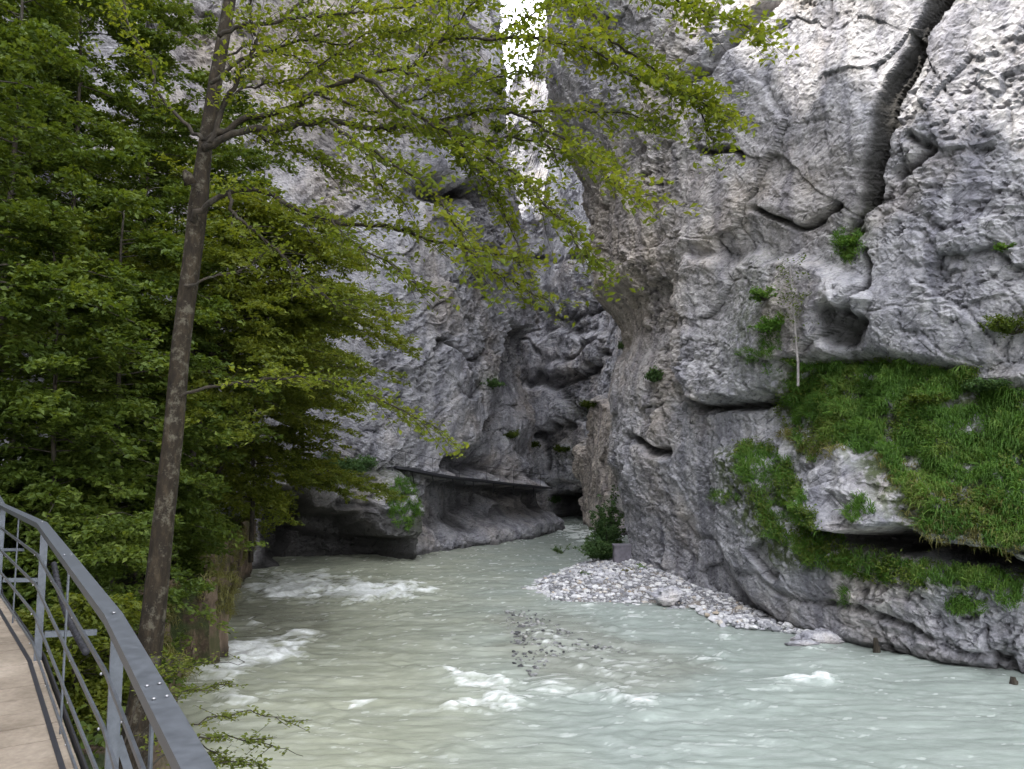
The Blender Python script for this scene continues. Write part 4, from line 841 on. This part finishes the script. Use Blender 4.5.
for cx, cy, rx, ry, n, lab in [(724, 497, 16, 7, 46, 'isolated slanting grass tuft left of the narrow grassy strip'), (850, 245, 16, 18, 80, 'grass tuft in the foot of the slanting crack'), (978, 576, 26, 8, 90, 'bright grass tuft below the dark gap at the right'), (965, 607, 20, 9, 60, 'lowest grass tuft on the wall at the right'), (1010, 600, 14, 6, 24, 'small grass tuft beside the lowest one'), (750, 355, 10, 8, 24, 'small grass tuft under the fern clump'), (846, 598, 5, 8, 12, 'tiny moss tuft in the seam of the lower wall'), (860, 512, 14, 14, 50, 'grass tuft on the bare rock patch between the ledges'), (772, 350, 12, 30, 60, 'grass growing down the left end of the ledge'), (1012, 655, 0.1, .1, 0, '')]:
    if n: grass('grass_tuft', PR, near(cx, cy, rx, ry), n, .24, lab, M_GRASS, w=.008)
grass('grass_tuft', PL, near(403, 505, 15, 26), 300, .38, 'bright grass tuft draped over the right shoulder of the outcrop', M_GRASS, w=.014, droop=1.3)
grass('bank_grass', PBK, lambda X, Y: (PBK[..., 2] > .9) & (X > 140) & (PBK[..., 1] > 14) & (noise(PBK*1.3, 240) > -.05), 900, .28, 'grass and weeds hanging over the edge of the left bank', M_DRY, w=.009, droop=1.4)
# undergrowth on the bank
n = 42000; gxx = rng.uniform(-22, -2.5, n); gyy = rng.uniform(4, 38, n); dk = bank_d(gxx, gyy); k = (dk > .05) & (noise(np.stack([gxx*.6, gyy*.6, gxx*0], -1), 250) > -.28); gxx, gyy = gxx[k], gyy[k]
pp = np.stack([gxx, gyy, ground(gxx, gyy)+rng.random(k.sum())**2*.45], -1)
V, F_, t = leaves(pp, .085, (0, -.2, 1), .5, None, '', None); o = link('ground_cover', V, F_, M_LEAF_DARK, attrs={'rnd': t}); tag(o, 'low leafy plants covering the left bank under the trees', 'undergrowth', kind='stuff')

# ------------------------------------------------------------------ catwalk on the far wall
def metal(name, c, r, met, sc=20.0):
    m, nt, b = mat(name); n = tex(nt, 'ShaderNodeTexNoise', sc, mapping(nt), Detail=6.0, Roughness=.7)
    L(nt, ramp(nt, n.outputs[0], [(.3, tuple(x*.72 for x in c)), (.7, tuple(x*1.2 for x in c))]), b.inputs['Base Color']); b.inputs['Metallic'].default_value = met
    L(nt, math_(nt, 'ADD', math_(nt, 'MULTIPLY', n.outputs[0], .25), r-.12), b.inputs['Roughness']); return m
M_GALV = metal('weathered galvanised steel', (.115, .125, .14), .45, .4)
M_BOLT = metal('bolt steel', (.35, .35, .36), .4, .8)
M_DARK = metal('dark steel', (.035, .035, .04), .6, .3)
cw = empty('catwalk', 'thin catwalk with wire railing along the far left rock wall above a dark undercut', 'walkway')
cpts = []
for q_ in np.linspace(393, 547, 24):
    ln = float(np.interp(q_, [390, 395, 445, 545], [467, 467, 477, 488])); s_ = surf(PL, q_, ln-3); cpts.append(at(q_, ln, s_[1]-.25))
cpts = np.array(cpts); cpts[:, 1] = np.convolve(np.pad(cpts[:, 1], 3, mode='edge'), np.ones(7)/7, 'valid')
cpts = np.array([at(q_, float(np.interp(q_, [390, 395, 445, 545], [467, 467, 477, 488])), y_) for q_, y_ in zip(np.linspace(393, 547, 24), cpts[:, 1])])
m = MB(); m.sweep(cpts, .9, .12); m.build('deck', M_DARK, cw)
m = MB(); m.tube(cpts+np.array([0, -.4, .9]), .013, 5); m.build('handrail', M_DARK, cw)
m = MB(); m.tube(cpts+np.array([0, -.4, .5]), .008, 5); m.build('wire', M_DARK, cw)
for i in range(0, 24, 2):
    m = MB(); m.tube([cpts[i]+np.array([0, -.4, 0]), cpts[i]+np.array([0, -.4, .9])], .010, 5); m.build('post', M_DARK, cw)
for i in range(0, 24, 3):
    m = MB(); m.tube([cpts[i]+np.array([0, -.35, -.06]), cpts[i]+np.array([0, .5, -.7])], .03, 5); m.build('brace', M_DARK, cw)
rebase(cw, cpts[0])

# ------------------------------------------------------------------ footpath and railing
post_xy = [(2.5, -4.4), (.98, -1.2), (-.69, 1.90), (-1.82, 3.72), (-3.85, 6.6), (-6.1, 9.6), (-8.35, 13.0), (-12.5, 16.2)]
rail_z = [4.2, 4.22, 4.25, 4.30, 4.49, 4.48, 4.46, 4.4]
E = np.array([(x, y, z-1.10) for (x, y), z in zip(post_xy, rail_z)])
def offs(P, w):
    out = []
    for i in range(len(P)):
        t0 = P[i]-P[i-1] if i else P[1]-P[0]; t1 = P[i+1]-P[i] if i < len(P)-1 else P[-1]-P[-2]
        t = t0[:2]/np.linalg.norm(t0[:2])+t1[:2]/np.linalg.norm(t1[:2]); t /= np.linalg.norm(t); out.append(P[i]+np.array([-t[1]*w, t[0]*w, 0]))
    return np.array(out)
def deck_mat():
    m, nt, b = mat('worn walkway boards')
    tc = nt.nodes.new('ShaderNodeTexCoord'); v = mapping(nt)
    n = tex(nt, 'ShaderNodeTexNoise', 1.6, v, Detail=8.0, Roughness=.7); n2 = tex(nt, 'ShaderNodeTexNoise', 30.0, v, Detail=4.0)
    c = ramp(nt, n.outputs[0], [(.3, (.15, .12, .088)), (.5, (.26, .215, .165)), (.7, (.35, .295, .235))])
    c = mixc(nt, .6, c, ramp(nt, n2.outputs[0], [(.3, (.8, .8, .8)), (.7, (1.15, 1.15, 1.15))]), 'MULTIPLY')
    r_ = nt.nodes.new('ShaderNodeAttribute'); r_.attribute_name = 'rnd'
    c = mixc(nt, 1.0, c, ramp(nt, r_.outputs['Fac'], [(0, (.86, .85, .84)), (1, (1.08, 1.08, 1.08))]), 'MULTIPLY')
    L(nt, c, b.inputs['Base Color']); b.inputs['Roughness'].default_value = .8
    bp = N(nt, 'ShaderNodeBump', Strength=.3, Distance=.01); L(nt, n2.outputs[0], bp.inputs['Height']); L(nt, bp.outputs[0], b.inputs['Normal']); return m
# boards
inn = offs(E, -.05); out_ = offs(E, 2.4)
V, F_, rn = [], [], []
segl = np.r_[0, np.cumsum(np.linalg.norm(np.diff(inn, axis=0), axis=1))]; s = 0; k = 0
while s < segl[-1]-.3:
    a0, a1 = s, s+.285
    q = [np.array([np.interp(a, segl, A_[:, j]) for j in range(3)]) for A_, a in ((inn, a0), (inn, a1), (out_, a1), (out_, a0))]
    dz_ = rng.uniform(-.002, .002)
    V += [p_+np.array([0, 0, dz_]) for p_ in q]+[p_+np.array([0, 0, -.05]) for p_ in q]
    b_ = 8*k; F_ += [(b_, b_+1, b_+2, b_+3), (b_+7, b_+6, b_+5, b_+4), (b_, b_+4, b_+5, b_+1), (b_+1, b_+5, b_+6, b_+2), (b_+2, b_+6, b_+7, b_+3), (b_+3, b_+7, b_+4, b_)]
    rn += [rng.random()]*8; k += 1; s += .295
o = link('footpath', np.array(V), F_, deck_mat(), attrs={'rnd': rn}); tag(o, 'beige board walkway curving away along the left bank', kind='structure')
rl = empty('railing', 'grey steel railing with flat handrail and four thin bars along the walkway', 'railing')
Ed = lambda w, z: offs(E, w)+np.array([0, 0, z])
m = MB(); m.sweep(Ed(.0, 1.078), .075, .044); m.build('handrail', M_GALV, rl)
for zz in (.84, .60, .37, .14):
    m = MB(); m.sweep(Ed(.02, zz), .012, .024); m.build('bar', M_GALV, rl)
m = MB(); m.sweep(Ed(-.07, .0), .012, .07); m.build('edge_trim', M_DARK, rl)
m = MB(); m.sweep(offs(E, .035)+np.array([0, 0, .004]), .03, .006); m.build('edge_strip', M_DARK, rl)
m = MB(); m.sweep(Ed(-.02, -.17), .08, .2); m.build('girder', M_GALV, rl)
def ball_(c, r, sq=1.0):
    m = MB(); m.ball(c, r, sq); m.build('bolt', M_BOLT, rl, True)
for i in range(1, len(E)-1):
    e = offs(E, -.02)[i]; t = (E[i+1]-E[i-1])[:2]; t /= np.linalg.norm(t); nr_ = np.array([t[1], -t[0], 0])
    m = MB(); m.sweep([e+np.array([0, 0, -.35]), e+np.array([0, 0, 1.066])], .055, .022, up=(t[0], t[1], 0)); m.build('post', M_GALV, rl)
    m = MB(); m.sweep([e+nr_*.04+np.array([0, 0, .20]), e+nr_*.42+np.array([0, 0, .17])], .05, .045); m.build('bracket', M_GALV, rl)
    m = MB() if i == 3 else None
    if m: m.sweep([e+nr_*.02+np.array([0, 0, .55]), e+nr_*.30+np.array([0, 0, -.30])], .012, .035); m.build('brace', M_GALV, rl)
    for zz in (.84, .60, .37, .14): ball_(offs(E, .04)[i]+np.array([0, 0, zz]), .007)
    ball_(offs(E, .0)[i]+np.array([0, 0, 1.106]), .009, .5)
for a, b, f_ in ((2, 3, .35), (2, 3, .42), (3, 4, .5), (1, 2, .7)):
    P_ = E[a]*(1-f_)+E[b]*f_
    for o_ in (-.014, .014): ball_(P_+np.array([o_, o_, 1.104]), .007, .5)
for a, b in ((2, 3), (3, 4), (4, 5), (5, 6)):
    for f_ in (.33, .66):
        for zz in (.84, .60, .37, .14):
            q1 = offs(E, .03); ball_(q1[a]*(1-f_)+q1[b]*f_+np.array([0, 0, zz]), .005)
for a, b, f_ in ((2, 3, .45), (3, 4, .5), (4, 5, .5)):
    q1 = offs(E, -.01); P_ = q1[a]*(1-f_)+q1[b]*f_
    m = MB(); m.tube([P_+np.array([0, 0, -.3]), P_+np.array([0, 0, 1.066])], .008, 6); m.build('rod', M_GALV, rl)
rebase(rl, E[3])
# ribbed black cable hose outside the railing
m = MB(); q1 = offs(E, -.34); a = at(54, 564, 6.9); b = at(86, 652, 5.2); P_ = np.linspace(a, b, 90); P_ += np.outer(np.sin(np.linspace(0, math.pi, 90)), [-.02, 0, -.05])
m.tube(P_, np.where(np.arange(90) % 4 < 2, .024, .015), 8); o = m.build('cable_hose', M_DARK, None, True)
tag(o, 'black ribbed cable hose hanging slantwise outside the railing', 'hose')

# ------------------------------------------------------------------ light
SUN_EL, SUN_AZ = math.radians(42), math.radians(232)     # azimuth clockwise from +y : from behind left
sdir = np.array([math.sin(SUN_AZ)*math.cos(SUN_EL), math.cos(SUN_AZ)*math.cos(SUN_EL), math.sin(SUN_EL)])
ld = bpy.data.lights.new('sun', 'SUN'); ld.energy = 10.0; ld.angle = math.radians(.53); ld.color = (1, .95, .86)
lo = bpy.data.objects.new('sun', ld); COL.objects.link(lo); lo.location = (-40, -30, 80)
import mathutils
lo.rotation_euler = mathutils.Vector((-sdir).tolist()).to_track_quat('-Z', 'Y').to_euler()
w = bpy.data.worlds.new('World'); C.world = w; w.use_nodes = True; nt = w.node_tree
bg = nt.nodes['Background']; sk = nt.nodes.new('ShaderNodeTexSky'); sk.sky_type = 'NISHITA'; sk.sun_disc = False
sk.sun_elevation = SUN_EL; sk.sun_rotation = SUN_AZ; sk.air_density = 1.0; sk.dust_density = 2.5; sk.ozone_density = 1.0
tc = nt.nodes.new('ShaderNodeTexCoord'); cn = N(nt, 'ShaderNodeTexNoise', Scale=2.0, Detail=6.0); L(nt, tc.outputs['Generated'], cn.inputs['Vector'])
cf = ramp(nt, cn.outputs[0], [(.35, (.15, .15, .15)), (.55, (.9, .9, .9))])
c = mixc(nt, cf, sk.outputs[0], (41.0, 42.0, 45.0)); L(nt, c, bg.inputs['Color'])
bg.inputs['Strength'].default_value = 0.15
C.view_settings.view_transform = 'Standard'; C.view_settings.look = 'None'; C.view_settings.exposure = 0; C.view_settings.gamma = 1
C.render.engine = 'CYCLES'; C.cycles.max_bounces = 8; C.cycles.diffuse_bounces = 5; C.cycles.transparent_max_bounces = 4; C.cycles.use_denoising = True
